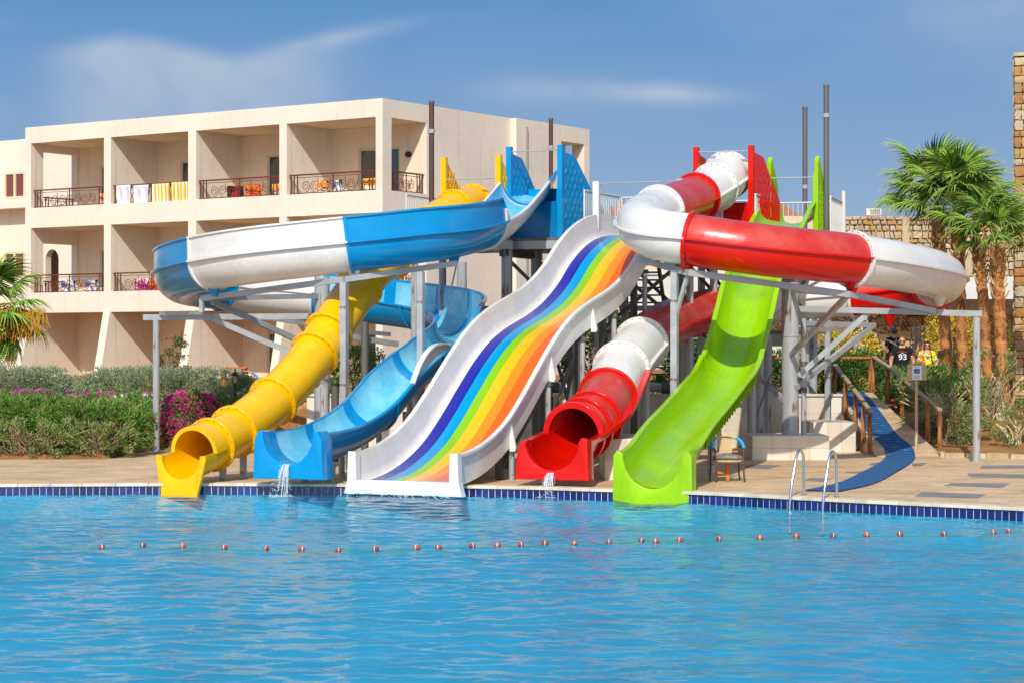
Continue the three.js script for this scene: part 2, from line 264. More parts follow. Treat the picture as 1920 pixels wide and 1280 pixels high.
// the tiled retaining wall behind the slides, the steps and the ramp
const M_tile = [std('#e0d5c2', 0.5, { map: reuse(T_gel, 1.3) }), std('#d9cdb8', 0.5, { map: reuse(T_gel, 1) }), std('#e6dccb', 0.5, { map: reuse(T_gel, 1.6) })], M_joint = std('#a8977c', 0.9);
function tiledBox(parent, x0, x1, y0, y1, d0, d1, tw, th, sides = 'fr') {       // a masonry core with separate facing tiles; sides: front, left, right
  mesh('core', boxAt(x0 + 0.012, x1 - 0.012, y0, y1 - 0.004, -d1 + 0.012, -d0 - 0.012), M_joint, parent);
  const nx = Math.max(1, Math.round((x1 - x0) / tw)), ny = Math.max(1, Math.round((y1 - y0) / th)), nz = Math.max(1, Math.round((d1 - d0) / tw)), g = 0.004;
  const hx = (x1 - x0) / nx, hy = (y1 - y0) / ny, hz = (d1 - d0) / nz;
  const gf = box(hx - g, hy - g, 0.016, 0.003), gs = box(0.016, hy - g, hz - g, 0.003), gt = box(hx - g, 0.016, hz - g, 0.003), pick = () => M_tile[(rnd() * 3) | 0];
  for (let j = 0; j < ny; j++) { for (let i = 0; i < nx; i++) mesh('tile', gf, pick(), parent).position.set(x0 + (i + 0.5) * hx, y0 + (j + 0.5) * hy, -d0 - 0.004 + rr(-0.0015, 0.0015)); for (const [c, x] of [['l', x0 + 0.004], ['r', x1 - 0.004]]) if (sides.includes(c)) for (let k = 0; k < nz; k++) mesh('tile', gs, pick(), parent).position.set(x + rr(-0.0015, 0.0015), y0 + (j + 0.5) * hy, -d0 - (k + 0.5) * hz); }
  if (sides.includes('t')) for (let k = 0; k < nz; k++) for (let i = 0; i < nx; i++) mesh('tile', gt, pick(), parent).position.set(x0 + (i + 0.5) * hx, y1, -d0 - (k + 0.5) * hz);
}
reseed(31);
{ const w = thing('retaining_wall', 'long beige tiled retaining wall behind the slide supports', 'wall'); tiledBox(w, -5.2, 8.35, 0, 1.3, 54, 54.5, 0.42, 0.43, 'f'); mesh('cap', boxAt(-5.25, 8.38, 1.302, 1.36, -54.56, -53.95, 0.01), M_tile[1], w); rebase(w, V(1.5, 0, 54.2)); }
{ const w = thing('column_plinth', 'low cream tiled plinth under the big steel column', 'plinth'); tiledBox(w, 5.42, 7.15, 0, 0.54, 48.05, 49.7, 0.43, 0.27, 'lrt'); rebase(w, V(6.3, 0, 48.9)); }
{ const w = thing('tiled_step', 'cream tiled step block between the plinth and the ramp', 'step'); tiledBox(w, 7.3, 8.32, 0, 0.72, 51.6, 53.6, 0.34, 0.36, 'lrt'); rebase(w, V(7.8, 0, 52.5)); }
{ const w = thing('tiled_plinth_block', 'beige tiled footing block under the red and white tube', 'plinth'); tiledBox(w, 1.78, 2.62, 0, 0.78, 40.9, 43.4, 0.4, 0.39, 'lrt'); rebase(w, V(2.2, 0, 42)); }
const rampY = (d) => 1.30 * sstep(48.9, 50.2, d) * clamp((d - 49.3) / 8.4) + 0.008;
{ // ramp: sloping slab with side cheeks, blue mat laid on it and over the deck to the pool
  const pos = [], idx = [], n = 40, Lx = (d) => lerp(8.45, 8.7, (d - 49) / 9.5), Rx = (d) => lerp(10.0, 9.75, (d - 49) / 9.5);
  for (let i = 0; i <= n; i++) { const d = lerp(49, 58.5, i / n), y = rampY(d); pos.push(Lx(d), -0.05, -d, Lx(d), y, -d, Rx(d), y, -d, Rx(d), -0.05, -d); if (i) { const a = 4 * i - 4, b = 4 * i; for (let k = 0; k < 3; k++) idx.push(a + k, a + k + 1, b + k, a + k + 1, b + k + 1, b + k); } }
  let g = new THREE.BufferGeometry(); g.setAttribute('position', new THREE.Float32BufferAttribute(pos, 3)); g.setIndex(idx); g = toCreasedNormals(g, 0.5);
  struct('ramp', metreUV(g), std('#ffffff', 0.8, { map: T_deck }));
  const matT = tex(256, 256, (u, v) => { const s = Math.abs(((v * 4) % 1) - 0.5) * 2, n = fbm(u, v, 6, 6, 81), w = sstep(0.56, 0.68, fbm(u, v, 7, 5, 87)) * (hash2((u * 256) | 0, (v * 256) | 0, 2) > 0.45 ? 1 : 0.2); const k = 0.5 + 0.62 * sstep(0.12, 0.4, s) + (n - 0.5) * 0.35; return [lerp(0.08 * k, 0.5, w * 0.7), lerp(0.31 * k, 0.6, w * 0.7), lerp(0.50 * k, 0.68, w * 0.7)]; }); matT.repeat.set(1, 1);
  const cl = [[1540, 921], [1600, 908], [1650, 885], [1686, 862]].map(([x, y]) => onLevel(x, y, 0)); cl.push(V(9.12, rampY(50.3), 50.3), V(9.05, rampY(52), 52), V(9.12, rampY(54), 54), V(9.2, rampY(56.5), 56.5), V(9.2, rampY(58.3), 58.3));
  const c = new THREE.CatmullRomCurve3(cl, false, 'centripetal'), pp = [], ii = [], uu = [], N = 160; let s = 0, last = null;
  for (let i = 0; i <= N; i++) {
    const p = c.getPoint(i / N), T = c.getTangent(i / N).setY(0).normalize(), R = new THREE.Vector3(-T.z, 0, T.x), hw = 0.34; if (last) s += p.distanceTo(last); last = p.clone();
    for (const k of [-1, 1]) { const q = p.clone().addScaledVector(R, k * hw), d = -q.z; pp.push(q.x, Math.max(rampY(d), 0) + 0.012, q.z); uu.push(k * hw, s); } if (i) ii.push(2 * i - 2, 2 * i - 1, 2 * i, 2 * i - 1, 2 * i + 1, 2 * i);
  }
  const mg = new THREE.BufferGeometry(); mg.setAttribute('position', new THREE.Float32BufferAttribute(pp, 3)); mg.setAttribute('uv', new THREE.Float32BufferAttribute(uu, 2)); mg.setIndex(ii); mg.computeVertexNormals();
  solo('ramp_mat', mg, std('#ffffff', 0.85, { map: matT, bumpMap: matT, bumpScale: 0.006 }), 'worn blue ribbed mat running from the pool edge up the ramp', 'mat');
}
// ---------------------------------------------------------------- the five slides
const dirs = (deg) => { const s = Math.sin(deg * Math.PI / 180), c = Math.cos(deg * Math.PI / 180); return { a: new THREE.Vector3(s, 0, -c), b: new THREE.Vector3(c, 0, s) }; };   // a: uphill along the slide, b: to its right
const spot = (o, d, s, u, y) => o.clone().addScaledVector(d.a, s).addScaledVector(d.b, u).setY(y);
const nearest = (F, p) => { let k = 0, m = 1e9; F.forEach((f, i) => { const q = f.p.distanceToSquared(p); if (q < m) { m = q; k = i; } }); return k; };
// open channel: semi-elliptic bed with walls of height hl and hr above the bed's rim and a turned-out edge
function channel(r, depth, hl, hr, th = 0.03, rim = 0.07, n = 18) {
  const o = [[-r, hl]]; for (let i = 0; i <= n; i++) { const a = Math.PI + Math.PI * i / n; o.push([Math.cos(a) * r, Math.sin(a) * depth]); } o.push([r, hr], [r + rim, hr - 0.006], [r + rim, hr - 0.045], [r + th, hr - 0.045]);
  for (let i = n; i >= 0; i--) { const a = Math.PI + Math.PI * i / n; o.push([Math.cos(a) * (r + th), Math.sin(a) * (depth + th) - (i === 0 || i === n ? 0.0 : 0)]); } o.push([-r - th, hl - 0.045], [-r - rim, hl - 0.045], [-r - rim, hl - 0.006]); return o;
}
function sheet(r, depth, hl, hr, n = 18) { const i0 = 0.004, i1 = 0.009, o = []; const ring = (k) => { const l = [[-r + k, hl - 0.01]]; for (let i = 0; i <= n; i++) { const a = Math.PI + Math.PI * i / n; l.push([Math.cos(a) * (r - k), Math.sin(a) * (depth - k)]); } l.push([r - k, hr - 0.01]); return l; }; return [...ring(i1), ...ring(i0).reverse()]; }
// front plate of an exit: an outline with a U cut out of its top, extruded
function exitPlate(outer, r, depth, lift, f, thick, bevel = 0.02) {
  const sh = new THREE.Shape(); outer.forEach(([x, y], i) => i ? sh.lineTo(x, y) : sh.moveTo(x, y));
  for (let i = 0; i <= 22; i++) { const a = Math.PI * 2 - Math.PI * i / 22; sh.lineTo(Math.cos(a) * r, lift + Math.sin(a) * depth); }
  const g = new THREE.ExtrudeGeometry(sh, { depth: thick, bevelEnabled: true, bevelSize: bevel, bevelThickness: bevel, bevelSegments: 2 });
  return metreUV(toCreasedNormals(g, 0.5)).applyMatrix4(new THREE.Matrix4().makeBasis(f.R, f.U, f.T.clone().negate()).setPosition(f.p));
}
const level = (p, d) => ({ p, T: d.a.clone(), R: d.b.clone(), U: UP.clone() });                // an upright frame looking uphill
// decorated entry panel: a tall post with a board that steps down behind it, with raised oval bosses
const bossGeo = new THREE.SphereGeometry(1, 10, 7);
function entryPanel(parent, o, d, s, u, y0, y1, len, mat, side, cut = 0.45, tip = 0) {
  const P = (ss, yy) => spot(o, d, s + ss, u, yy);
  mesh('entry_post', beam(P(0, y0), P(0, y1 + 0.04), 0.13, 0.13), mat, parent);
  const h = y1 - y0, poly = tip ? [[0.07, 0], [0.07, h - 0.05], [len, h * cut], [len, 0]] : [[0.07, 0], [0.07, h - 0.12], [0.07 + len * 0.34, h - 0.2], [len, h * cut], [len, 0]];
  const sh = new THREE.Shape(poly.map((q) => new THREE.Vector2(...q)));
  const g = new THREE.ExtrudeGeometry(sh, { depth: 0.05, bevelEnabled: true, bevelSize: 0.012, bevelThickness: 0.012, bevelSegments: 1 }); g.translate(0, 0, -0.025);
  metreUV(g).applyMatrix4(new THREE.Matrix4().makeBasis(d.a, UP, d.b).setPosition(P(0, y0)));
  const pn = mesh('entry_panel', g, mat, parent);
  for (let i = 0; i < 7; i++) for (let j = 0; j < 11; j++) {
    const x = 0.2 + (len - 0.3) * (i + (j % 2 ? 0.5 : 0)) / 6.4, y = 0.16 + (h - 0.3) * j / 10.5; const top = x < len * 0.34 ? h - 0.3 : lerp(h - 0.32, h * cut - 0.1, (x - len * 0.34) / (len * 0.66)); if (y > top || x > len - 0.08) continue;
    const b = mesh('boss', bossGeo, mat, pn); b.position.copy(P(x, y0 + y)).addScaledVector(d.b, side * 0.034); b.scale.set(0.05, 0.10, 0.018); b.rotation.y = -Math.atan2(d.b.x, d.b.z) + Math.PI / 2 * 0; b.rotation.y = Math.atan2(d.b.x, d.b.z); b.rotation.z = (i + j) % 2 ? 0.35 : -0.35;
  }
}

// ---- rainbow slide
const rbO = V(-1.877, 0, 39.1), rbD = dirs(24);
const rbRim = [[-0.08, 0.585], [0.1, 0.6], [0.75, 0.69], [1.5, 0.89], [2.25, 1.2], [3, 1.66], [3.75, 2.19], [4.5, 2.7], [5.25, 3.11], [6, 3.39], [6.75, 3.59], [7.5, 3.79], [8.25, 4.06], [9, 4.44], [9.75, 4.93], [10.5, 5.3], [11.25, 5.54], [12, 5.66], [13, 5.68]];
{
  const g = thing('rainbow_slide', 'wide white wavy slide with a floor of rainbow stripes', 'slide');
  const F = framesOf(rbRim.map(([s, y]) => spot(rbO, rbD, s, 0, y - 0.5)), 110).slice(0);
  const w = 0.95, wallH = 0.52;
  mesh('floor', sweep(F, () => [[-w, 0], [w, 0], [w, -0.06], [-w, -0.06]], 0.5), M.white, g);
  for (const k of [-1, 1]) {
    const prof = [[k * (w - 0.02), 0.001], [k * (w + 0.0), 0.03], [k * (w + 0.025), 0.12], [k * (w + 0.05), wallH], [k * (w + 0.14), wallH], [k * (w + 0.14), wallH - 0.05], [k * (w + 0.085), wallH - 0.05], [k * (w + 0.055), -0.06], [k * (w - 0.05), -0.09]];
    mesh('side_wall', sweep(F, () => k > 0 ? prof : [...prof].reverse(), 0.6), M.white, g);
    const e = F[0], post = new THREE.Shape([[-0.065, 0.62], [0.065, 0.62], [0.085, 0.1], [0.15, -0.14], [-0.15, -0.14], [-0.085, 0.1]].map((q) => new THREE.Vector2(...q)));
    const pg = new THREE.ExtrudeGeometry(post, { depth: 0.16, bevelEnabled: true, bevelSize: 0.012, bevelThickness: 0.012, bevelSegments: 2 });
    mesh('end_post', metreUV(pg).applyMatrix4(new THREE.Matrix4().makeBasis(rbD.b, UP, rbD.a.clone().negate()).setPosition(spot(rbO, rbD, -0.14, k * (w + 0.09), 0))), M.white, g);
  }
  const cols = ['#121b94', '#0092cc', '#86c000', '#f5b800', '#f58a00', '#f06400', '#ea4c00', '#cc1414'], wd = [0.18, 0.16, 0.14, 0.18, 0.15, 0.18, 0.16, 0.05], tot = wd.reduce((a, b) => a + b); let x = -0.83; const span = w - 0.0 + 0.83;
  cols.forEach((c, i) => { const x0 = x, x1 = x + wd[i] / tot * span; x = x1; const m = gel(c, 0.3, 1.4 + 0.1 * i); mesh('colour_stripe', sweep(F.slice(1), () => [[x0 + 0.001, 0.008], [x1 - 0.001, 0.008], [x1 - 0.001, 0.002], [x0 + 0.001, 0.002]], 0.5), m, g); });
  const lip = [[-w - 0.12, 0.09], [w + 0.12, 0.09], [w + 0.2, -0.14], [-w - 0.2, -0.14]], ls = new THREE.Shape(lip.map((q) => new THREE.Vector2(...q)));
  const lf = spot(rbO, rbD, -0.26, 0, 0), lg = new THREE.ExtrudeGeometry(ls, { depth: 0.2, bevelEnabled: true, bevelSize: 0.015, bevelThickness: 0.015, bevelSegments: 2 }); mesh('front_lip', metreUV(lg.translate(0, 0, -0.2)).applyMatrix4(new THREE.Matrix4().makeBasis(rbD.b, UP, rbD.a.clone().negate()).setPosition(lf)), M.white, g);
  for (const s of [2.3, 4.2, 6.5]) for (const k of [-1, 1]) {       // wedge brackets on the outside of the walls
    const f = F[nearest(F, spot(rbO, rbD, s, 0, rbRim.reduce((y, q, i, A) => i && A[i - 1][0] <= s && q[0] >= s ? lerp(A[i - 1][1], q[1], (s - A[i - 1][0]) / (q[0] - A[i - 1][0])) : y, 0) - 0.5))];
    const sh = new THREE.Shape([[0, 0.4], [0.1, -0.1], [0.08, -0.16], [-0.03, -0.16], [-0.03, 0.4]].map((q) => new THREE.Vector2(...q)));
    const bg = new THREE.ExtrudeGeometry(sh, { depth: 0.05, bevelEnabled: false }); if (k < 0) bg.scale(-1, 1, 1);
    mesh('bracket', metreUV(toCreasedNormals(bg, 0.3)).applyMatrix4(new THREE.Matrix4().makeBasis(rbD.b, UP, rbD.a.clone().negate()).setPosition(f.p.clone().addScaledVector(rbD.b, k * (w + 0.09)))), M.white, g);
  }
  // tall white posts with a rail at the top entry
  for (const k of [-1, 1]) mesh('entry_post', beam(spot(rbO, rbD, 11.9, k * 1.05, 5.1), spot(rbO, rbD, 11.9, k * 1.05, 6.45), 0.15, 0.15), k < 0 ? M.white : M.steel, g);
  mesh('entry_bar', pipe(spot(rbO, rbD, 11.9, -1.05, 6.4), spot(rbO, rbD, 11.9, 1.05, 6.4), 0.014, 8), M.steel, g);
  rebase(g, spot(rbO, rbD, 0, 0, 0));
}
// ---- yellow tube slide
const ywO = V(-6.1, 0, 39.7), ywD = dirs(24);
const ywPts = [[-0.15, 0.5], [0.5, 0.6], [1.07, 0.73], [1.87, 0.95], [3.3, 1.5], [4.95, 2.42], [6.14, 3.3], [7.48, 4.18], [9, 4.76], [10.3, 5.3], [11.4, 5.68], [12.6, 5.92], [13.2, 5.97]].map(([s, y]) => spot(ywO, ywD, s, 0, y));
{
  const g = thing('yellow_tube_slide', 'long straight yellow closed tube slide dipping into the pool', 'slide');
  const F = framesOf(ywPts, 120), r = 0.455, i0 = nearest(F, spot(ywO, ywD, 0.42, 0, 0.58)), cut = [0.95, 1.8, 3.25, 4.9, 5.5, 6.9, 8.4, 10.25, 11.6, 12.7].map((s) => nearest(F, spot(ywO, ywD, s, 0, ywPts.reduce((y, q, i, A) => { if (!i) return y; const sa = A[i - 1].clone().sub(ywO).dot(ywD.a), sb = q.clone().sub(ywO).dot(ywD.a); return sa <= s && sb >= s ? lerp(A[i - 1].y, q.y, (s - sa) / (sb - sa)) : y; }, 5.92))));
  const marks = [i0, ...cut]; const circ = arcOutline(r - 0.028, r, 0, Math.PI * 2, 40);
  for (let k = 0; k + 1 < marks.length; k++) mesh('tube_section', sweep(F.slice(marks[k], marks[k + 1] + 1), () => circ, 0.6, true), M.yellow, g);
  for (const i of cut) { const fl = mesh('flange', ringAt(F[i], r, r + 0.075, 0.085), M.yellow, g); mesh('bolts', boltsAt(F[i], r + 0.045, 0.052), M.bolt, fl).userData.kind = 'stuff'; }
  mesh('mouth_ring', merge([sweep(F.slice(i0 - 1, i0 + 3), () => arcOutline(r - 0.03, r + 0.05, -0.02, Math.PI + 0.02, 24), 0.6)]), M.yellow, g);
  mesh('exit_scoop', sweep(F.slice(0, i0 + 1), () => arcOutline(r - 0.028, r + 0.01, Math.PI - 0.02, 2 * Math.PI + 0.02, 24), 0.6), M.yellow, g);
  const fr = level(spot(ywO, ywD, -0.06, 0, 0.5), ywD);
  mesh('exit_bib', exitPlate([[-0.43, 0.02], [-0.52, 0.03], [-0.53, -0.05], [-0.42, -0.72], [0.34, -0.72], [0.53, -0.05], [0.52, 0.03], [0.43, 0.02]], 0.43, 0.43, 0.02, fr, 0.07, 0.012), M.yellow, g);
  // small moulded steps along the lower right side
  reseed(3); for (let i = marks[0] + 4; i < marks[5]; i += 3) { const f = F[i], a = -0.62 + rr(-0.18, 0.18), c = f.p.clone().addScaledVector(f.R, -Math.cos(a) * 0 + Math.cos(a) * r).addScaledVector(f.U, Math.sin(a) * r); mesh('moulded_step', box(0.03, 0.05, 0.14, 0.01).applyMatrix4(new THREE.Matrix4().makeBasis(f.R, f.U, f.T.clone().negate()).setPosition(c)), M.yellow, g); }
  // entry: panels with a bar
  for (const k of [-1, 1]) entryPanel(g, ywO, ywD, 12.3, k * 0.72 + 0.14, 5.2, 7.05, 1.3, M.yellow, 1, 0.42, 1);
  mesh('entry_bar', pipe(spot(ywO, ywD, 12.3, -0.58, 6.55), spot(ywO, ywD, 12.3, 0.86, 6.55), 0.016, 8), M.steel, g);
  for (const [s, h] of [[1.25, 0.3], [2.0, 0.5]]) mesh('support_leg', beam(spot(ywO, ywD, s, 0.06, 0), spot(ywO, ywD, s, 0.06, h + 0.08), 0.1, 0.1), M.steel, g);
  rebase(g, spot(ywO, ywD, 0, 0, 0));
}
// ---- blue and white spiral channel
const blO = V(-4.01, 0, 39.4), blD = dirs(23.4);
const blPts = [at(1000, 322, 51.6), at(988, 336, 50.8), at(966, 364, 49.4), at(937, 395, 48.0), at(902, 416, 46.7), at(845, 431, 45.5), at(780, 440, 44.9), at(652, 457, 44.6), at(500, 475, 45.2), at(400, 491, 46.7), at(345, 506, 49), at(335, 517, 51), at(362, 529, 53), at(440, 539, 54.3), at(575, 549, 54.7), at(690, 561, 54.2), at(790, 574, 52.8), at(845, 586, 51.0), at(862, 599, 49.2), V(-1.25, 2.98, 47.3)]
  .concat([[6.2, 2.7], [5.2, 2.4], [4.1, 1.98], [3.05, 1.46], [2.1, 1.16], [1.1, 1.0], [0.1, 0.95]].map(([s, y]) => spot(blO, blD, s, 0, y)));
{
  const g = thing('blue_spiral_slide', 'blue and white open channel slide that loops round and ends at the pool', 'slide');
  const F = framesOf(blPts, 260), r = 0.55, depth = 0.58, at_ = (k) => nearest(F, blPts[k]);
  const wallL = F.map((f, i) => 0.02 + 0.52 * sstep(at_(4) - 1, at_(4) + 1, i) * (1 - sstep(at_(19), at_(20) + 2, i)));
  const wallR = F.map((f, i) => 0.02);
  const out = (f) => { const i = f.i; return channel(r, depth, wallL[i], wallR[i]); }; F.forEach((f, i) => { f.i = i; });
  const iW0 = at_(4), iB = at_(7), iW = at_(9), iBk = at_(13) - 3, iBk2 = at_(14) + 1, iR = at_(16), iR2 = at_(17) - 1;
  const cuts = [[0, nearest(F, at(985, 340, 50.6)), 'blue'], [0, 0, ''], [0, iW0, 'white'], [iW0, iB, 'blue'], [iB, iW, 'white'], [iW, iBk, 'blue'], [iBk, iBk2, 'white'], [iBk2, iR, 'blue'], [iR, at_(21), 'blue'], [at_(21), at_(23), 'blue'], [at_(23), F.length - 1, 'blue']];
  cuts[2][0] = cuts[0][1];
  for (const [a, b, c] of cuts) { if (!c) continue; const sec = F.slice(a, b + 1); mesh('channel_section', sweep(sec, out, 0.6), M[c], g); }
  // the worn inside of the blue lengths, with a darker band at every joint
  for (const [a, b, c] of cuts) { if (!c || (c !== 'blue' && a > iW0) || b - a < 4) continue; const k = Math.max(1, Math.round((b - a) / 11)); for (let j = 0; j < k; j++) { const p = Math.round(lerp(a, b, j / k)), q = Math.round(lerp(a, b, (j + 1) / k)); mesh('worn_lining', sweep(F.slice(p + 1, q), (f) => sheet(r, depth, wallL[f.i] * 0.9, 0.0), 0.6), M.blueWorn, g); } }
  for (const [a, b, c] of cuts) { if (!c || b === F.length - 1) continue; const f = F[b]; mesh('joint_flange', sweep([F[b], F[Math.min(b + 1, F.length - 1)]].map((q, i) => ({ ...q, p: F[b].p.clone().addScaledVector(F[b].T, (i - 0.5) * 0.07), R: F[b].R, U: F[b].U, T: F[b].T })), (q) => channel(r - 0.005, depth - 0.005, wallL[f.i], wallR[f.i], 0.075, 0.085), 0.6), c === 'white' ? M.white : M.blue, g); }
  { const a = at_(4), b = at_(18); for (const [p, q, c] of [[a, iB, 'blue'], [iB, iW, 'white'], [iW, b, 'blue']]) mesh('flange_rail', sweep(F.slice(p, q + 1), () => [[-r - 0.115, 0.015], [-r - 0.02, 0.015], [-r - 0.02, -0.03], [-r - 0.115, -0.03]], 0.5), M[c], g); }
  // raised white guard at the last bend
  { const a = at_(21) - 2, b = at_(22) + 3; mesh('splash_guard', sweep(F.slice(a, b), (f, i) => { const h = 0.34 * Math.sin(Math.PI * clamp((i + 1.5) / (b - a + 1))); return [[-r - 0.03, 0.0], [-r - 0.035, h - 0.04], [-r - 0.09, h - 0.04], [-r - 0.09, h], [-r + 0.02, h], [-r + 0.01, 0.0]]; }, 0.6), M.white, g); }
  // exit block
  const e = level(spot(blO, blD, 0.12, 0, 0.95), blD);
  mesh('exit_block', exitPlate([[-r, 0.02], [-r - 0.05, 0.03], [-r - 0.13, -0.1], [-r - 0.14, -0.4], [-r - 0.16, -0.8], [r + 0.16, -0.8], [r + 0.14, -0.4], [r + 0.13, -0.1], [r + 0.05, 0.03], [r, 0.02]], r, depth + 0.02, 0.02, e, 0.38, 0.025), M.blue, g);
  for (const k of [5, 7, 9]) { const f = F[at_(k)], q = f.p.clone().addScaledVector(f.U, -depth - 0.02), gs = new THREE.CylinderGeometry(0.2, 0.09, 0.2, 4, 1).rotateY(Math.PI / 4).translate(q.x, q.y - 0.06, q.z); mesh('saddle', gs, k === 7 ? M.white : M.blue, g); }
  // entry box and panels
  const so = at(1000, 322, 50.6).setY(0), sd = blD;
  for (const k of [-1, 1]) entryPanel(g, spot(so, sd, 0.1, k * 0.66, 0), dirs(k > 0 ? 33 : 27), 0, 0, 5.12, 7.28, 1.6, M.blue, 1);
  mesh('entry_bar', pipe(spot(so, sd, 0.1, -0.66, 7.2), spot(so, sd, 0.1, 0.66, 7.2), 0.016, 8), M.steel, g);
  mesh('front_skirt', boxAt(-0.58, 0.58, 5.14, 6.0, -0.02, 0.02).applyMatrix4(new THREE.Matrix4().makeBasis(sd.b, UP, sd.a.clone().negate()).setPosition(spot(so, sd, 0.28, 0, 0))), M.blueDeep, g);
  mesh('entry_backplate', boxAt(-0.5, 0.5, 5.9, 6.35, -0.015, 0.015).applyMatrix4(new THREE.Matrix4().makeBasis(sd.b, UP, sd.a.clone().negate()).setPosition(spot(so, sd, 0.9, 0, 0))), M.blue, g);
  rebase(g, spot(blO, blD, 0, 0, 0));
}
// ---- red and white spiral tube
const rdD = dirs(20);
const rdPts = [at(1368, 322, 52.3), at(1356, 339, 51.5), at(1304, 372, 49.9), at(1237, 396, 47.6), at(1204, 414, 45.7), at(1212, 430, 44.5), at(1245, 442, 43.9), at(1290, 449, 43.6), at(1440, 470, 43.4), at(1596, 486, 44.3), at(1700, 502, 46.1), at(1762, 517, 48.5), at(1762, 531, 50.8), at(1710, 543, 52.3), at(1600, 553, 53), at(1500, 560, 53.2), at(1400, 570, 52.8), at(1330, 583, 51.6), at(1268, 601, 49.8), at(1228, 622, 47.6), at(1202, 646, 45.9), at(1166, 690, 44.0), at(1140, 742, 42.3), at(1113, 786, 41.1), at(1078, 812, 40.3), at(1058, 822, 39.7), at(1044, 830, 39.15)];
{
  const g = thing('red_spiral_slide', 'red and white closed tube slide that loops round to a red mouth at the pool', 'slide');
  const F = framesOf(rdPts, 280), r = 0.53, id = (k) => nearest(F, rdPts[k]), iM = id(24);
  const cuts = [[id(1) - 4, id(2), 'white'], [id(2), id(3) + 1, 'red'], [id(3) + 1, id(7), 'white'], [id(7), id(9), 'red'], [id(9), id(12) + 3, 'white'], [id(12) + 3, id(14), 'red'], [id(14), id(16), 'white'], [id(16), id(20), 'red'], [id(20), id(22), 'white'], [id(22), iM, 'red']];
  for (const [a, b, c] of cuts) {
    const S = F.slice(a, b + 1);
    mesh('upper_shell', sweep(S, () => arcOutline(r - 0.025, r, 0, Math.PI, 26), 0.6), M[c + 'Worn'], g);
    mesh('lower_shell', sweep(S, () => arcOutline(r - 0.025, r, Math.PI, Math.PI * 2, 26), 0.6), M[c], g);
    for (const k of [-1, 1]) mesh('seam_flange', sweep(S, () => { const q = [[k * (r - 0.005), 0.02], [k * (r + 0.075), 0.02], [k * (r + 0.075), -0.02], [k * (r - 0.005), -0.02]]; return k > 0 ? q : q.reverse(); }, 0.5), M[c], g);
  }
  const rings = [[cuts[0][0], 'white'], [nearest(F, at(1335, 350, 51)), 'white'], ...cuts.slice(0, -1).map((c, i) => [c[1], i % 2 === 0 ? 'red' : 'white']), [id(21), 'white'], [id(23), 'red'], [id(23) + 3, 'red']];
  for (const [i, c] of rings) { const fl = mesh('flange', ringAt(F[i], r, r + 0.075, 0.08), M[c], g); mesh('bolts', boltsAt(F[i], r + 0.045, 0.05, 22), M.bolt, fl).userData.kind = 'stuff'; }
  mesh('mouth_ring', ringAt(F[iM], r - 0.03, r + 0.085, 0.1), M.red, g);
  mesh('exit_scoop', sweep(F.slice(iM - 1), () => arcOutline(r - 0.028, r + 0.02, Math.PI, 2 * Math.PI, 26), 0.6), M.red, g);
  for (const k of [-1, 1]) mesh('scoop_edge', sweep(F.slice(iM - 26), (f, i) => { const q = [[k * (r - 0.01), 0.03], [k * (r + 0.13), 0.03], [k * (r + 0.13), -0.06], [k * (r - 0.01), -0.05]]; return k > 0 ? q : q.reverse(); }, 0.5), M.red, g);
  const e = level(F[F.length - 1].p.clone().addScaledVector(rdD.a, 0.02), rdD);
  mesh('exit_block', exitPlate([[-r, 0.02], [-r - 0.04, 0.03], [-r - 0.1, -0.08], [-r - 0.14, -0.34], [-r - 0.16, -0.64], [r + 0.16, -0.64], [r + 0.15, -0.3], [r + 0.13, 0.06], [r + 0.04, 0.08], [r, 0.02]], r, r + 0.0, 0.02, e, 0.3, 0.022), M.red, g);
  for (const k of [7, 9, 11]) { const f = F[id(k)], q = f.p.clone().addScaledVector(f.U, -r - 0.02); mesh('saddle', new THREE.CylinderGeometry(0.2, 0.09, 0.2, 4, 1).rotateY(0.9).translate(q.x, q.y - 0.05, q.z), k === 11 ? M.white : M.red, g); }
  { const f = F[id(14) - 6], q = f.p.clone().addScaledVector(f.U, -r - 0.02); mesh('saddle', new THREE.CylinderGeometry(0.22, 0.08, 0.34, 4, 1).rotateY(0.9).translate(q.x, q.y - 0.1, q.z), M.red, g); }
  const so = at(1362, 330, 51.6).setY(0);
  for (const k of [-1, 1]) entryPanel(g, so.clone().addScaledVector(rdD.b, k * 0.68 - 0.08), dirs(k > 0 ? 33 : 24), 0.05, 0, 5.12, 7.36, 1.5, M.red, 1);
  mesh('entry_bar', pipe(spot(so, rdD, 0.05, -0.76, 7.28), spot(so, rdD, 0.05, 0.6, 7.28), 0.016, 8), M.steel, g);
  mesh('front_skirt', boxAt(-0.62, 0.6, 5.14, 6.05, -0.02, 0.02).applyMatrix4(new THREE.Matrix4().makeBasis(rdD.b, UP, rdD.a.clone().negate()).setPosition(spot(so, rdD, 0.3, -0.08, 0))), M.red, g);
  rebase(g, rdPts[rdPts.length - 1].clone().setY(0));
}
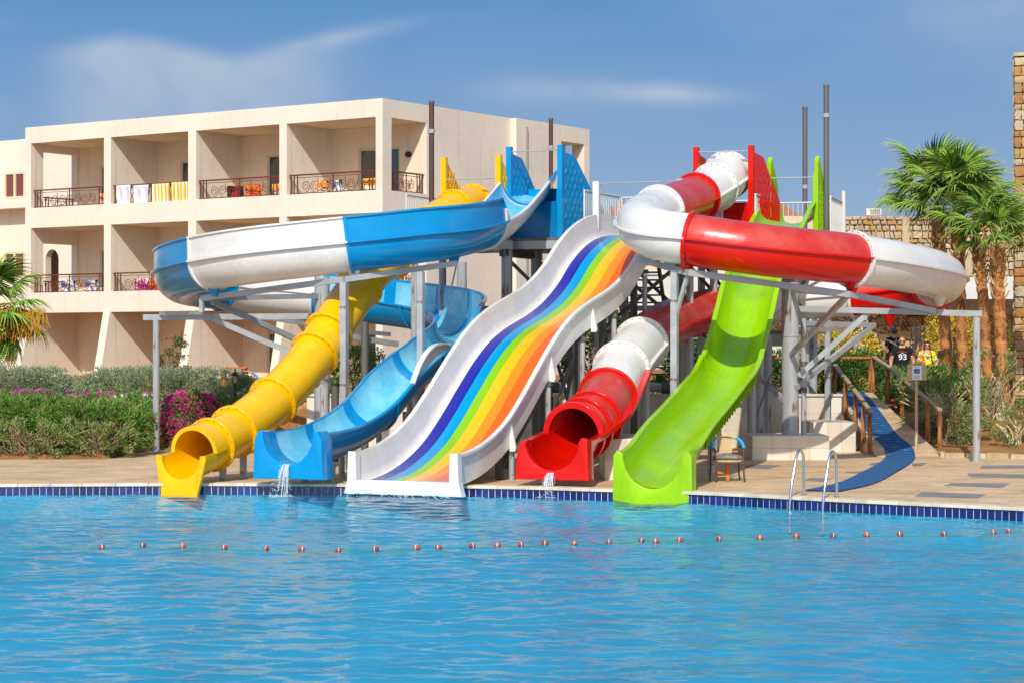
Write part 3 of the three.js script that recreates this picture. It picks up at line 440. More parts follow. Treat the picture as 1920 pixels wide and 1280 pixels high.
// ---- lime green open slide
const gnO = V(2.54, 0, 37.9), gnD = dirs(16.5);
const gnRim = [[-0.02, 0.63], [0.75, 0.73], [1.5, 0.93], [2.25, 1.11], [3.75, 1.41], [5.25, 1.74], [6.75, 2.08], [7.5, 2.42], [8.25, 2.89], [9, 3.44], [9.75, 4.02], [10.5, 4.36], [12, 4.98], [13.5, 5.58], [14.6, 5.98], [15.4, 6.14], [16.2, 6.17]];
{
  const g = thing('green_slide', 'lime green straight open slide ending in the pool beside the chair', 'slide');
  const F = framesOf(gnRim.map(([s, y]) => spot(gnO, gnD, s, 0, y)), 130); F.forEach((f, i) => { f.i = i; f.w = 0.585; });
  const cuts = [0, nearest(F, spot(gnO, gnD, 7.4, 0, 2.38)), nearest(F, spot(gnO, gnD, 10.3, 0, 4.27)), F.length - 1], depth = 0.56;
  for (let k = 0; k < 3; k++) mesh('channel_section', sweep(F.slice(cuts[k], cuts[k + 1] + 1), (f) => channel(f.w - (k % 2) * 0.02, depth, 0.04 - 0.03 * (k % 2), 0.04 - 0.03 * (k % 2), 0.035, 0.1), 0.6), M.lime, g);
  const e = level(spot(gnO, gnD, -0.06, 0, 0.62), gnD), r = 0.6;
  mesh('exit_block', exitPlate([[-r, 0.05], [-r - 0.04, 0.07], [-r - 0.09, 0.0], [-r - 0.1, -0.78], [-0.3, -0.84], [0.4, -0.84], [r + 0.1, -0.78], [r + 0.09, 0.0], [r + 0.04, 0.07], [r, 0.05]], r - 0.05, depth + 0.06, 0.02, e, 0.14, 0.02), M.lime, g);
  for (const k of [-1, 1]) mesh('exit_post', beam(spot(gnO, gnD, 0.06, k * 0.655, -0.1), spot(gnO, gnD, 0.06, k * 0.655, 0.66), 0.11, 0.16), M.lime, g);
  // row of ribs under the right-hand edge
  for (let i = 12; i < cuts[1] - 4; i += 2) { const f = F[i], k = 1, p = f.p.clone().addScaledVector(f.R, k * (f.w + 0.055)).addScaledVector(f.U, -0.02), len = 0.26; mesh('rib', beam(p, p.clone().addScaledVector(f.U, -len).addScaledVector(f.R, -0.05), 0.012, 0.09), M.lime, g); }
  const s0 = 14.9;
  for (const k of [-1, 1]) { entryPanel(g, spot(gnO, gnD, s0, k > 0 ? 0.68 : -0.48, 0), dirs(26), 0, 0, 5.2, 6.74, 1.0, M.lime, 1, 0.35); const P = (s, y) => spot(gnO, gnD, s0 - 0.02 + s, k > 0 ? 0.68 : -0.48, y); const sh = new THREE.Shape([[0, 0], [0, 0.3], [0.1, 0.42], [0.55, -0.3], [0.5, -0.5]].map((q) => new THREE.Vector2(...q))); const tg = new THREE.ExtrudeGeometry(sh, { depth: 0.08, bevelEnabled: true, bevelSize: 0.015, bevelThickness: 0.015, bevelSegments: 1 }).translate(0, 0, -0.04); mesh('entry_finial', metreUV(tg).applyMatrix4(new THREE.Matrix4().makeBasis(dirs(26).a, UP, dirs(26).b).setPosition(P(0, 6.76))), M.lime, g); }
  mesh('entry_bar', pipe(spot(gnO, gnD, s0, -0.48, 6.68), spot(gnO, gnD, s0, 0.68, 6.68), 0.016, 8), M.steel, g);
  rebase(g, spot(gnO, gnD, 0, 0, 0));
}
// ---------------------------------------------------------------- the hotel
const T_stucco = tex(512, 512, (u, v) => { const n = fbm(u, v, 3, 6, 101), f = fbm(u, v, 60, 3, 103), s = fbm(u, v, 40, 4, 107, 3); return 0.975 + (n - 0.5) * 0.07 + (f - 0.5) * 0.05 - 0.03 * sstep(0.55, 0.75, s); });
const stucco = (hex) => std(hex, 0.9, { map: reuse(T_stucco, 5), bumpMap: reuse(T_fine, 0.6), bumpScale: 0.003 });
const M_wall = stucco('#e8dac7'), M_inner = stucco('#eed8bd'), M_iron = std('#6d3b2b', 0.6, { metalness: 0.2 }), M_glass = phys('#3c4742', 0.06, { metalness: 0.1, clearcoat: 1, clearcoatRoughness: 0.03 }), M_frame = std('#cfc3a3', 0.5), M_curtain = std('#8c8a78', 0.9), M_red = std('#71302c', 0.9);
const hotelD1 = new THREE.Vector3(-0.826, 0, -0.564).normalize(), hotelD2 = new THREE.Vector3().crossVectors(hotelD1, UP).normalize();
const hotel = thing('hotel_building', 'cream three storey hotel with deep balconies and iron railings', 'building');
hotel.matrixAutoUpdate = true; hotel.position.copy(V(-4.18, 0, 68.8)); hotel.quaternion.setFromRotationMatrix(new THREE.Matrix4().makeBasis(hotelD1, UP, hotelD2));
const hb = (name, x0, x1, y0, y1, z0, z1, m = M_wall, parent = hotel) => mesh(name, boxAt(x0, x1, y0, y1, z0, z1), m, parent);
const COLS = [[0, 0.28], [4.04, 4.36], [8.11, 8.48], [12.19, 12.53], [16.25, 16.55]], OPEN = [[7.61, 9.98], [4.51, 6.88], [1.0, 3.78]], ROOF = 10.57, FLOORS = [7.2, 4.1, 1.0];
function holeWall(w0, w1, y0, y1, holes, depth) { const sh = new THREE.Shape([[w0, y0], [w1, y0], [w1, y1], [w0, y1]].map((q) => new THREE.Vector2(...q))); for (const h of holes) sh.holes.push(new THREE.Path(h.map((q) => new THREE.Vector2(...q)))); return metreUV(new THREE.ExtrudeGeometry(sh, { depth, bevelEnabled: false })); }
const rect = (a, b, c, d) => [[a, c], [a, d], [b, d], [b, c]];
{
  const holes = []; for (let i = 0; i < 4; i++) for (const [a, b] of OPEN) holes.push(rect(COLS[i][1], COLS[i + 1][0], Math.max(a, 1.02), b));
  mesh('front_wall', holeWall(0, 16.55, 0.6, ROOF, holes, 0.26), M_wall, hotel);
  const side = holeWall(-12.1, -0.262, 0.6, ROOF - 0.003, [rect(-2.39, -0.48, 7.61, 9.98), rect(-2.39, -0.48, 4.51, 6.88), rect(-11.73, -10.29, 7.61, 9.98), rect(-11.73, -10.29, 4.51, 6.88)], 0.26);
  mesh('side_wall', side.rotateY(Math.PI / 2).translate(0.002, 0, 0), M_wall, hotel);
  hb('side_bay', -0.26, -0.002, 0.6, ROOF - 0.01, 7.3, 10.2); hb('side_bay', -0.26, -0.002, 0.6, 7.61, 10.202, 12.1); hb('side_bay', -0.26, -0.002, 9.98, ROOF - 0.012, 10.202, 12.1); hb('side_bay', -0.26, -0.002, 7.612, 9.978, 11.75, 12.1);
  for (const [y0, y1] of [[9.985, 10.5], [6.885, 7.2], [3.785, 4.1]]) hb('slab', 0.27, 16.3, y0, y1, 0.265, 2.64, M_inner);
  hb('roof_core', 0.27, 12.4, 9.99, 10.48, 2.645, 11.9, M_wall); hb('rear_core', 0.6, 12.3, 0.6, 9.98, 4.6, 11.8, M_inner);
  for (let i = 1; i < 5; i++) { if (i === 4) continue; hb('partition', COLS[i][0] + 0.01, COLS[i][1] - 0.01, 1.0, 9.98, 0.262, 2.5, M_wall); }
  // far left partition, pierced so that the lit wing beyond shows through
  mesh('partition', holeWall(-2.5, -0.262, 1.0, 9.98, [rect(-2.3, -0.62, 7.3, 9.72), rect(-2.3, -0.62, 4.4, 6.35)], 0.28).rotateY(Math.PI / 2).translate(16.262, 0, 0), M_wall, hotel);
  for (let i = 0; i < 4; i++) for (let k = 0; k < 3; k++) {
    const a = COLS[i][1], b = COLS[i + 1][0], fl = FLOORS[k], d0 = a + (i ? 0.62 : 0.85), d1 = a + 2.62, top = fl + 2.06, hasDoor = i < 3 || k < 2;
    mesh('balcony_wall', holeWall(a - 0.14, b + 0.14, fl, OPEN[k][1], hasDoor ? [rect(d0, d1, fl + 0.01, top)] : [], 0.2).translate(0, 0, 2.42), M_inner, hotel);
    if (!hasDoor) continue;
    const door = new THREE.Group(); door.name = 'balcony_door'; hotel.add(door);
    for (const [x0, x1, y0, y1] of [[d0, d0 + 0.08, fl + 0.01, top], [d1 - 0.08, d1, fl + 0.01, top], [d0 + 0.08, d1 - 0.08, top - 0.08, top], [(d0 + d1) / 2 - 0.05, (d0 + d1) / 2 + 0.05, fl + 0.01, top - 0.08]]) mesh('frame', boxAt(x0, x1, y0, y1, 2.44, 2.52), M_frame, door);
    for (const [x0, x1] of [[d0 + 0.08, (d0 + d1) / 2 - 0.05], [(d0 + d1) / 2 + 0.05, d1 - 0.08]]) mesh('pane', boxAt(x0, x1, fl + 0.02, top - 0.08, 2.475, 2.485), M_glass, door);
    { const cg = new THREE.PlaneGeometry(d1 - d0 - 0.2, 1.95, 40, 1), p = cg.attributes.position; for (let q = 0; q < p.count; q++) p.setZ(q, 0.03 * Math.sin(p.getX(q) * 26)); cg.computeVertexNormals(); mesh('curtain', cg.rotateY(Math.PI).translate((d0 + d1) / 2, fl + 1.0, 2.56), M_curtain, door); }
  }
  // sloping wing walls of the ground floor
  for (let i = 1; i < 5; i++) { const [a, b] = COLS[i]; const sh = new THREE.Shape([[0.004, 3.95], [0.75, 0.5], [0.004, 0.5]].map((q) => new THREE.Vector2(...q))); mesh('wing_wall', metreUV(new THREE.ExtrudeGeometry(sh, { depth: b - a - 0.004, bevelEnabled: false })).applyMatrix4(new THREE.Matrix4().makeBasis(new THREE.Vector3(0, 0, -1), UP, new THREE.Vector3(1, 0, 0)).setPosition(a + 0.002, 0, 0)), M_wall, hotel); }
  for (let i = 0; i < 4; i++) hb('terrace_wall', COLS[i][1] + 1.6, COLS[i + 1][0] - 0.1, 0.6, 1.62, -0.15, 0.1, M_wall);
  const lamp = mesh('wall_lamp', new THREE.SphereGeometry(0.14, 14, 8, 0, Math.PI * 2, 0, Math.PI / 2).rotateX(-Math.PI / 2).scale(1, 0.75, 0.6).translate(0.78, 8.97, 2.41), std('#22201d', 0.5), hotel);
  mesh('rain_pipe', pipe(new THREE.Vector3(-0.32, 1, 7.9), new THREE.Vector3(-0.32, 10.3, 7.9), 0.03, 8), std('#8b857b', 0.6), hotel);
}
// ornamental iron railing: rails, bars and volutes
const scrollPts = (() => { const l = []; for (let i = 0; i <= 46; i++) { const t = i / 46, a = t * Math.PI * 3.6, r = 0.19 * (1 - 0.78 * t); l.push(new THREE.Vector3(Math.sin(a) * r, 0.19 - Math.cos(a) * r, 0)); } return l; })();
const scrollA = tubeOf(scrollPts, 0.011, 44, 5), scrollB = tubeOf(scrollPts.map((p) => new THREE.Vector3(-p.x, p.y, p.z)), 0.011, 44, 5);
const arcPts = []; for (let i = 0; i <= 14; i++) { const a = Math.PI + Math.PI * i / 14; arcPts.push(new THREE.Vector3(Math.cos(a) * 0.27, 0.46 + Math.sin(a) * 0.44, 0)); }
const arcGeo = tubeOf(arcPts, 0.011, 20, 5);
function railing(place, len, seeded) {                       // place(x) gives the local frame along the rail; local x runs along it
  const g = new THREE.Group(); g.name = 'railing'; hotel.add(g); g.applyMatrix4(place);
  mesh('top_rail', box(len, 0.05, 0.06, 0.01).translate(len / 2, 0.64, 0), M_iron, g); mesh('bottom_rail', box(len, 0.03, 0.03).translate(len / 2, 0.03, 0), M_iron, g); mesh('mid_rail', box(len, 0.02, 0.02).translate(len / 2, 0.55, 0), M_iron, g);
  for (const x of [0.06, 0.2, 0.34, len / 2, len - 0.34, len - 0.2, len - 0.06]) if (x > 0 && x < len) mesh('bar', box(0.03, 0.62, 0.03).translate(x, 0.31, 0), M_iron, g);
  const n = Math.max(2, Math.round((len - 0.8) / 0.4)); for (let i = 0; i < n; i++) { const x = 0.5 + (len - 1.0) * (i + 0.5) / n; mesh('scroll', i % 2 ? scrollA : scrollB, M_iron, g).position.set(x, 0.07, 0); if (i % 3 === 1) mesh('arc', arcGeo, M_iron, g).position.set(x, 0.05, 0.012); }
}
for (let i = 0; i < 4; i++) for (let k = 0; k < 2; k++) railing(new THREE.Matrix4().makeTranslation(COLS[i][1] + 0.02, OPEN[k][0] + 0.003, 0.13), COLS[i + 1][0] - COLS[i][1] - 0.04);
for (let k = 0; k < 2; k++) { railing(new THREE.Matrix4().makeRotationY(-Math.PI / 2).setPosition(0.13, OPEN[k][0] + 0.003, 0.5), 1.87); railing(new THREE.Matrix4().makeRotationY(-Math.PI / 2).setPosition(16.4, OPEN[k][0] - 0.2, 0.66), 1.6); }
// the wing set back at the far left, and the arch in it
{
  const w = thing('hotel_wing', 'set back cream hotel wing with curtained windows at the left edge', 'building');
  w.position.copy(hotel.position); w.quaternion.copy(hotel.quaternion);
  const arch = [[20.05, 4.2], [20.05, 5.95]]; for (let i = 0; i <= 10; i++) { const a = Math.PI - Math.PI * i / 10; arch.push([20.42 + Math.cos(a) * 0.37, 5.98 + Math.sin(a) * 0.42]); } arch.push([20.79, 4.2]);
  const wins = [[21.95, 23.15, 8.5, 9.55], [21.95, 23.15, 5.3, 6.35], [21.95, 23.15, 1.9, 2.9]];
  mesh('wall', holeWall(16.3, 30, 0.5, 10.85, [arch, ...wins.map((q) => rect(...q))], 0.3).translate(0, 0, 5), M_wall, w);
  mesh('inner_wall', boxAt(16.4, 29.8, 0.5, 10.6, 6.4, 6.6), M_inner, w); mesh('roof', boxAt(16.3, 30, 10.3, 10.6, 5.31, 9), M_wall, w);
  mesh('pier', boxAt(23.9, 24.5, 0.5, 10.8, 3.2, 4.998), M_wall, w); mesh('canopy', boxAt(20.95, 25.5, 8.05, 8.3, 4.3, 4.998), M_wall, w); 
  for (const [a, b, c, d] of wins) { const wi = new THREE.Group(); wi.name = 'window'; w.add(wi); for (const [x0, x1, y0, y1] of [[a, a + 0.09, c, d], [b - 0.09, b, c, d], [a + 0.09, b - 0.09, c, c + 0.08], [a + 0.09, b - 0.09, d - 0.08, d], [(a + b) / 2 - 0.06, (a + b) / 2 + 0.06, c + 0.08, d - 0.08]]) mesh('frame', boxAt(x0, x1, y0, y1, 4.98, 5.08), M_frame, wi); for (const [x0, x1] of [[a + 0.09, (a + b) / 2 - 0.06], [(a + b) / 2 + 0.06, b - 0.09]]) mesh('pane', boxAt(x0, x1, c + 0.08, d - 0.08, 5.03, 5.04), phys('#6b2f2e', 0.12, { clearcoat: 1, clearcoatRoughness: 0.05 }), wi); }
}
// towels over the second floor railing
const inHotel = (x, y, z) => new THREE.Vector3(x, y, z).applyMatrix4(new THREE.Matrix4().makeBasis(hotelD1, UP, hotelD2).setPosition(hotel.position));
const T_stripe = tex(256, 64, (u, v) => { const s = (u * 5) % 1, w = s < 0.55, n = (fbm(u, v, 30, 3, 7) - 0.5) * 0.12; return w ? [0.96 + n, 0.66 + n, 0.14 + n] : [0.97 + n, 0.90 + n, 0.78 + n]; });
const M_strip = std('#ffffff', 0.95, { map: T_stripe, side: THREE.DoubleSide }), M_tw = std('#e9e8ee', 0.95, { side: THREE.DoubleSide, map: reuse(T_mottle, 0.6) });
function towel(x0, x1, drop, mat, label, sd) {
  reseed(sd); const n = 24, m = 18, pos = [], uv = [], idx = [], ph = rr(0, 6), slip = rr(-0.1, 0.1);
  for (let j = 0; j <= m; j++) for (let i = 0; i <= n; i++) { const u = i / n, v = j / m, L = drop + 0.35, s = v * L - 0.35; const over = clamp((s + 0.05) / 0.1), z = s < 0 ? 0.17 : 0.085 - 0.02 * over, y = s < 0 ? s : -s; pos.push(lerp(x0, x1, u) * 1 + slip * Math.max(s, 0) * 0.6 + (s > drop * 0.75 ? 0.05 * (u - 0.5) * -1 : 0), 8.265 + (s < 0 ? s : -s), z + 0.022 * Math.sin(u * 13 + ph) * clamp(Math.abs(s) * 3) - 0.01 * Math.sin(u * 31 + ph * 2) * clamp(s * 2)); uv.push(u, v); if (i < n && j < m) { const o = j * (n + 1) + i; idx.push(o, o + 1, o + n + 1, o + 1, o + n + 2, o + n + 1); } }
  const g = new THREE.BufferGeometry(); g.setAttribute('position', new THREE.Float32BufferAttribute(pos.flatMap((v, i) => i % 3 ? [] : [...inHotel(pos[i], pos[i + 1], pos[i + 2]).toArray()]), 3)); g.setAttribute('uv', new THREE.Float32BufferAttribute(uv, 2)); g.setIndex(idx); g.computeVertexNormals();
  solo('towel', g, mat, label, 'towel');
}
towel(11.30, 11.98, 0.72, M_tw, 'white towel hung on the railing, nearest the left edge', 1); towel(10.42, 11.12, 0.70, M_tw, 'white towel hung on the railing beside the striped ones', 2);
towel(9.42, 10.24, 1.02, M_strip, 'yellow striped towel hanging lowest on the railing', 3); towel(8.5, 9.32, 0.96, M_strip, 'yellow striped towel on the railing beside the pillar', 4);
// balcony chairs with cloths thrown over them
const chairMat = std('#e9e6df', 0.5), clothTex = (a, b, k) => tex(128, 128, (u, v) => { const n = fbm(u, v, 5, 4, k), c = n > 0.5 ? a : b; return c.map((q) => q + (fbm(u, v, 30, 2, k + 3) - 0.5) * 0.15); });
const CL = { orange: std('#fff', 0.95, { map: clothTex([0.95, 0.6, 0.15], [0.95, 0.9, 0.82], 5) }), red: std('#fff', 0.95, { map: clothTex([0.86, 0.10, 0.08], [0.95, 0.45, 0.12], 6) }), dark: std('#fff', 0.95, { map: clothTex([0.12, 0.10, 0.14], [0.75, 0.12, 0.15], 7) }), pink: std('#fff', 0.95, { map: clothTex([0.75, 0.2, 0.5], [0.9, 0.8, 0.85], 8) }), blue: std('#fff', 0.95, { map: clothTex([0.35, 0.42, 0.6], [0.88, 0.86, 0.86], 9) }) };
function balconyChair(x, fl, z, turn, cloth, label) {
  const g = thing('balcony_chair', label, 'chair', 'chairs on the balconies');
  mesh('seat', box(0.5, 0.05, 0.48, 0.015).translate(0, 0.42, 0), chairMat, g); mesh('backrest', box(0.5, 0.5, 0.04, 0.015).rotateX(-0.18).translate(0, 0.68, -0.27), chairMat, g);
  for (const [i, j] of [[-1, -1], [1, -1], [-1, 1], [1, 1]]) mesh('leg', box(0.045, 0.42, 0.045).translate(i * 0.22, 0.2, j * 0.2), chairMat, g);
  for (const i of [-1, 1]) mesh('armrest', box(0.05, 0.03, 0.46, 0.01).translate(i * 0.27, 0.64, -0.02), chairMat, g);
  const cg = new THREE.PlaneGeometry(0.62, 1.1, 14, 20), p = cg.attributes.position; for (let i = 0; i < p.count; i++) { const s = 0.55 - p.getY(i), w = 0.025 * Math.sin(p.getX(i) * 17 + s * 9); const y = s < 0.42 ? 0.97 - Math.abs(0.42 - s) * 1 : s < 0.5 ? 0.97 : 0.97 - (s - 0.5); p.setXYZ(i, p.getX(i), (s < 0.42 ? 0.55 + s : y), (s < 0.45 ? -0.26 - 0.09 * (s - 0.1) + 0.045 : -0.37) + w); } cg.computeVertexNormals(); const cm = CL[cloth].clone(); cm.side = THREE.DoubleSide; mesh('thrown_cloth', cg, cm, g);
  g.scale.setScalar(0.88); g.position.copy(inHotel(x, fl, z)); g.rotation.y = turn + Math.atan2(-hotelD2.x, -hotelD2.z);
}
reseed(4);
[[3.0, 0, 'orange', 'balcony chair under an orange and white cloth, top floor corner balcony'], [2.2, 0, 'blue', 'balcony chair with a pale blue cloth on the corner balcony'], [0.9, 0, 'orange', 'balcony chair by the glass door of the corner balcony'], [6.9, 0, 'dark', 'balcony chair with black and red clothes, top floor'], [6.1, 0, 'red', 'balcony chair with red clothes, top floor'], [4.9, 0, 'orange', 'balcony chair under a yellow patterned cloth beside the red clothes'], [13.1, 0, 'orange', 'balcony chair with a yellow cloth on the top left balcony'], [15.0, 1, 'blue', 'balcony chair with a pale cloth on the first floor left balcony'], [13.7, 1, 'blue', 'folding balcony chair nearest the pillar on the first floor left'], [11.4, 1, 'pink', 'balcony chair with pink clothes behind the blue slide'], [10.7, 1, 'red', 'balcony chair with a bright red cloth behind the blue slide']].forEach(([x, k, c, l]) => balconyChair(x, FLOORS[k], rr(0.75, 1.0), rr(2.6, 3.6), c, l));
// ---------------------------------------------------------------- steelwork: platform, masts, arms and posts
const gp = (x, d) => V(x, 0, d);
{ // launch platform
  const g = thing('launch_platform', 'grey steel launch platform on posts behind the slide tops', 'platform');
  const pads = [[ywO, ywD, 12.2, 14.2, -1.6, 1.2], [at(1000, 322, 50.6).setY(0), blD, -0.1, 2.4, -0.95, 1.3], [rbO, rbD, 12.0, 14.2, -1.3, 1.3], [at(1362, 330, 51.6).setY(0), rdD, -0.1, 2.2, -1.3, 0.72], [gnO, gnD, 15.0, 17.2, -1.0, 1.0]];
  for (const [o, d, s0, s1, u0, u1] of pads) {
    const mt = new THREE.Matrix4().makeBasis(d.b, UP, d.a.clone().negate()).setPosition(o.x, 0, o.z);
    mesh('floor_plate', boxAt(u0, u1, 5.06, 5.12, -s1, -s0).applyMatrix4(mt), M.steelDark, g);
    for (const s of [s0 + 0.04, (s0 + s1) / 2, s1 - 0.04]) mesh('beam', boxAt(u0 - 0.05, u1 + 0.05, 4.86, 5.055, -s - 0.05, -s + 0.05).applyMatrix4(mt), M.steel, g);
    for (const u of [u0 + 0.15, o === gnO ? 0.1 : u1 - 0.15]) { mesh('joist', boxAt(u - 0.04, u + 0.04, 4.7, 4.855, -s1, -s0).applyMatrix4(mt), M.steelDark, g); for (const s of [s0 + 0.25, s1 - 0.2]) mesh('post', pipe(spot(o, d, s, u, 0), spot(o, d, s, u, 4.86), s < s0 + 1 ? 0.09 : 0.095, 14), M.steel, g); }
    const A = [spot(o, d, s0 + 0.3, u0 + 0.15, 4.7), spot(o, d, s0 + 0.3, u1 - 0.15, 4.7), spot(o, d, s0 + 0.3, u0 + 0.15, 2.9), spot(o, d, s0 + 0.3, u1 - 0.15, 2.9)];
    if (o !== ywO) { mesh('brace', beam(A[0], A[3], 0.05, 0.08), M.steelDark, g); mesh('brace', beam(A[1], A[2], 0.05, 0.08), M.steelDark, g); mesh('tie', beam(A[2], A[3], 0.06, 0.09), M.steelDark, g); }
    const B = [spot(o, d, s1 - 0.2, u0 + 0.15, 4.7), spot(o, d, s1 - 0.2, u1 - 0.15, 2.6)]; if (o !== ywO) mesh('brace', beam(B[0], B[1], 0.05, 0.08), M.steelDark, g); mesh('tie', beam(spot(o, d, s1 - 0.2, u0 + 0.15, 3.5), spot(o, d, s1 - 0.2, u1 - 0.15, 3.5), 0.06, 0.1), M.steel, g);
    // railings: back and both sides
    const rail = (p, q, col) => { mesh('hand_rail', pipe(p.clone().setY(6.22), q.clone().setY(6.22), 0.022, 8), col, g); mesh('foot_rail', pipe(p.clone().setY(5.22), q.clone().setY(5.22), 0.016, 8), col, g); const n = Math.round(p.distanceTo(q) / 0.125); for (let i = 0; i <= n; i++) { const x = p.clone().lerp(q, i / n); mesh('baluster', pipe(x.clone().setY(5.14), x.clone().setY(6.21), i % n ? 0.011 : 0.025, 6), col, g); } };
    if (d !== blD && o !== ywO) rail(spot(o, d, s1, u0, 0), spot(o, d, s1, u1, 0), M.white2); if (o !== ywO) rail(spot(o, d, s0 + 0.1, u1, 0), spot(o, d, s1 - 0.06, u1, 0), M.white2); if (o === ywO) rail(spot(o, d, s0 + 0.1, u0, 0), spot(o, d, s1 - 0.06, u0, 0), M.white2);
  }
  // tall end post and lime stripe on the right-hand railing
  mesh('end_post', pipe(spot(gnO, gnD, 17.22, 1.03, 5.1), spot(gnO, gnD, 17.22, 1.03, 6.5), 0.06, 10), M.white2, g);
  // stair behind: stringer and rails seen between the rainbow and the red tube
  const p0 = V(3.4, 1.25, 58.5), p1 = V(2.5, 5.0, 53.5); mesh('stair_stringer', beam(p0, p1, 0.06, 0.26), M.rust, g); mesh('stair_rail', beam(p0.clone().setY(2.3), p1.clone().setY(6.05), 0.05, 0.05), M.rust, g); mesh('stair_stringer', beam(p0.clone().add(V(1.1, 0, -0.3)), p1.clone().add(V(1.1, 0, -0.3)), 0.06, 0.26), M.rust, g);
  for (let i = 0; i <= 28; i++) { const q = p0.clone().lerp(p1, i / 28); mesh('baluster', pipe(q, q.clone().setY(q.y + 1.05), 0.013, 6), M.rust, g); }
  for (let i = 1; i < 20; i++) { const q = p0.clone().lerp(p1, i / 20); mesh('stair_tread', boxAt(q.x, q.x + 1.15, q.y - 0.02, q.y + 0.02, q.z - 0.16, q.z + 0.12), M.steelDark, g); }
  rebase(g, V(2.5, 0, 52));
}
// four tall masts
for (const [px, d, yTop, yBot, r, m, lab] of [[809, 52.6, 193, 420, 0.066, M.rust, 'tall brown mast in front of the hotel corner balcony'], [1033, 54, 225, 452, 0.055, M.rust, 'tall brown mast behind the blue entry panels'], [1510, 56, 204, 460, 0.065, M.steelDark, 'shorter of the two grey masts above the green slide'], [1550, 52.3, 163, 460, 0.066, M.steelDark, 'tallest grey mast beside the green entry panels']]) {
  const g = thing('mast', lab, 'pole', 'tall masts on the platform'), top = at(px, yTop, d), base = top.clone().setY(px === 1550 || px === 809 ? 5.1 : 0); mesh('pole', pipe(base, top, r, 14), m, g); mesh('cap', pipe(top, top.clone().setY(top.y + 0.05), r * 1.1, 12), M.steelDark, g); const j = top.clone().setY(top.y - (px === 1510 ? 2.1 : 0.75)); mesh('collar', pipe(j, j.clone().setY(j.y + 0.1), r * 1.25, 12), M.steel, g); rebase(g, base);
}
function arms(g, list, m = M.steel) { for (const [a, b, w, h, name] of list) mesh(name || 'arm', beam(a, b, w, h), m, g); }
{ // support of the blue loop
  const g = thing('spiral_support', 'grey column with radiating arms holding up the blue spiral', 'support frame');
  const c = V(-4.5, 0, 50.5), P = (y, r = 0) => c.clone().setY(y);
  mesh('column', pipe(P(0), P(4.2), 0.185, 22), M.steel, g); mesh('column_collar', pipe(P(3.3), P(3.36), 0.2, 22), M.steel, g);
  const out = V(-8.73, 3.27, 52.3); mesh('outer_post', pipe(out.clone().setY(0), out.clone().setY(3.2), 0.085, 14), M.steel, g); mesh('base_plate', box(0.24, 0.02, 0.24).translate(out.x, 0.012, out.z), M.steel, g);
  const s1 = at(378, 560, 47.0), s2 = at(855, 494, 45.4), s3 = at(645, 524, 44.3);
  arms(g, [[out.clone().add(V(-0.32, 0, 0.14)), P(3.27), 0.12, 0.14], [s1, P(3.75), 0.1, 0.12], [s1, s3, 0.1, 0.12], [s3, s2, 0.1, 0.12], [at(398, 566, 47.6), P(2.45), 0.1, 0.12, 'strut'], [at(385, 592, 51.7), P(2.1), 0.1, 0.12, 'strut'], [at(468, 592, 52), at(640, 616, 54.6), 0.08, 0.1], [P(2.9), at(745, 645, 52.5), 0.1, 0.13], [at(300, 588, 52.2), s1.clone().setY(3.3), 0.07, 0.09], [s1.clone().setY(3.3), s1, 0.09, 0.09, 'strut'], [P(3.0), at(730, 627, 53.5), 0.08, 0.1]]);
  for (const [p, w] of [[s3, 0.14], [at(789, 504, 44.7), 0.13]]) mesh('square_post', beam(p.clone().setY(0), p.clone().setY(p.y - 0.06), w, w), M.steel, g);
  mesh('post', pipe(at(866, 500, 55.5).setY(0), at(866, 492, 55.5), 0.13, 14), M.steel, g); mesh('post', pipe(V(-3.55, 0, 51.4), V(-3.55, 3.15, 51.4), 0.095, 14), M.steelDark, g);
  mesh('post', pipe(at(608, 760, 47.3).setY(0), at(608, 725, 47.3), 0.1, 14), M.steel, g); mesh('post', pipe(V(-3.95, 0, 47.6), V(-3.95, 1.75, 47.6), 0.09, 14), M.steelDark, g); arms(g, [[at(590, 716, 47.3), at(622, 714, 47.6), 0.1, 0.12]], M.steel);
  mesh('strut', pipe(at(856, 495, 45.5), at(846, 540, 46.2), 0.02, 8), M.steel, g);
  rebase(g, c);
}
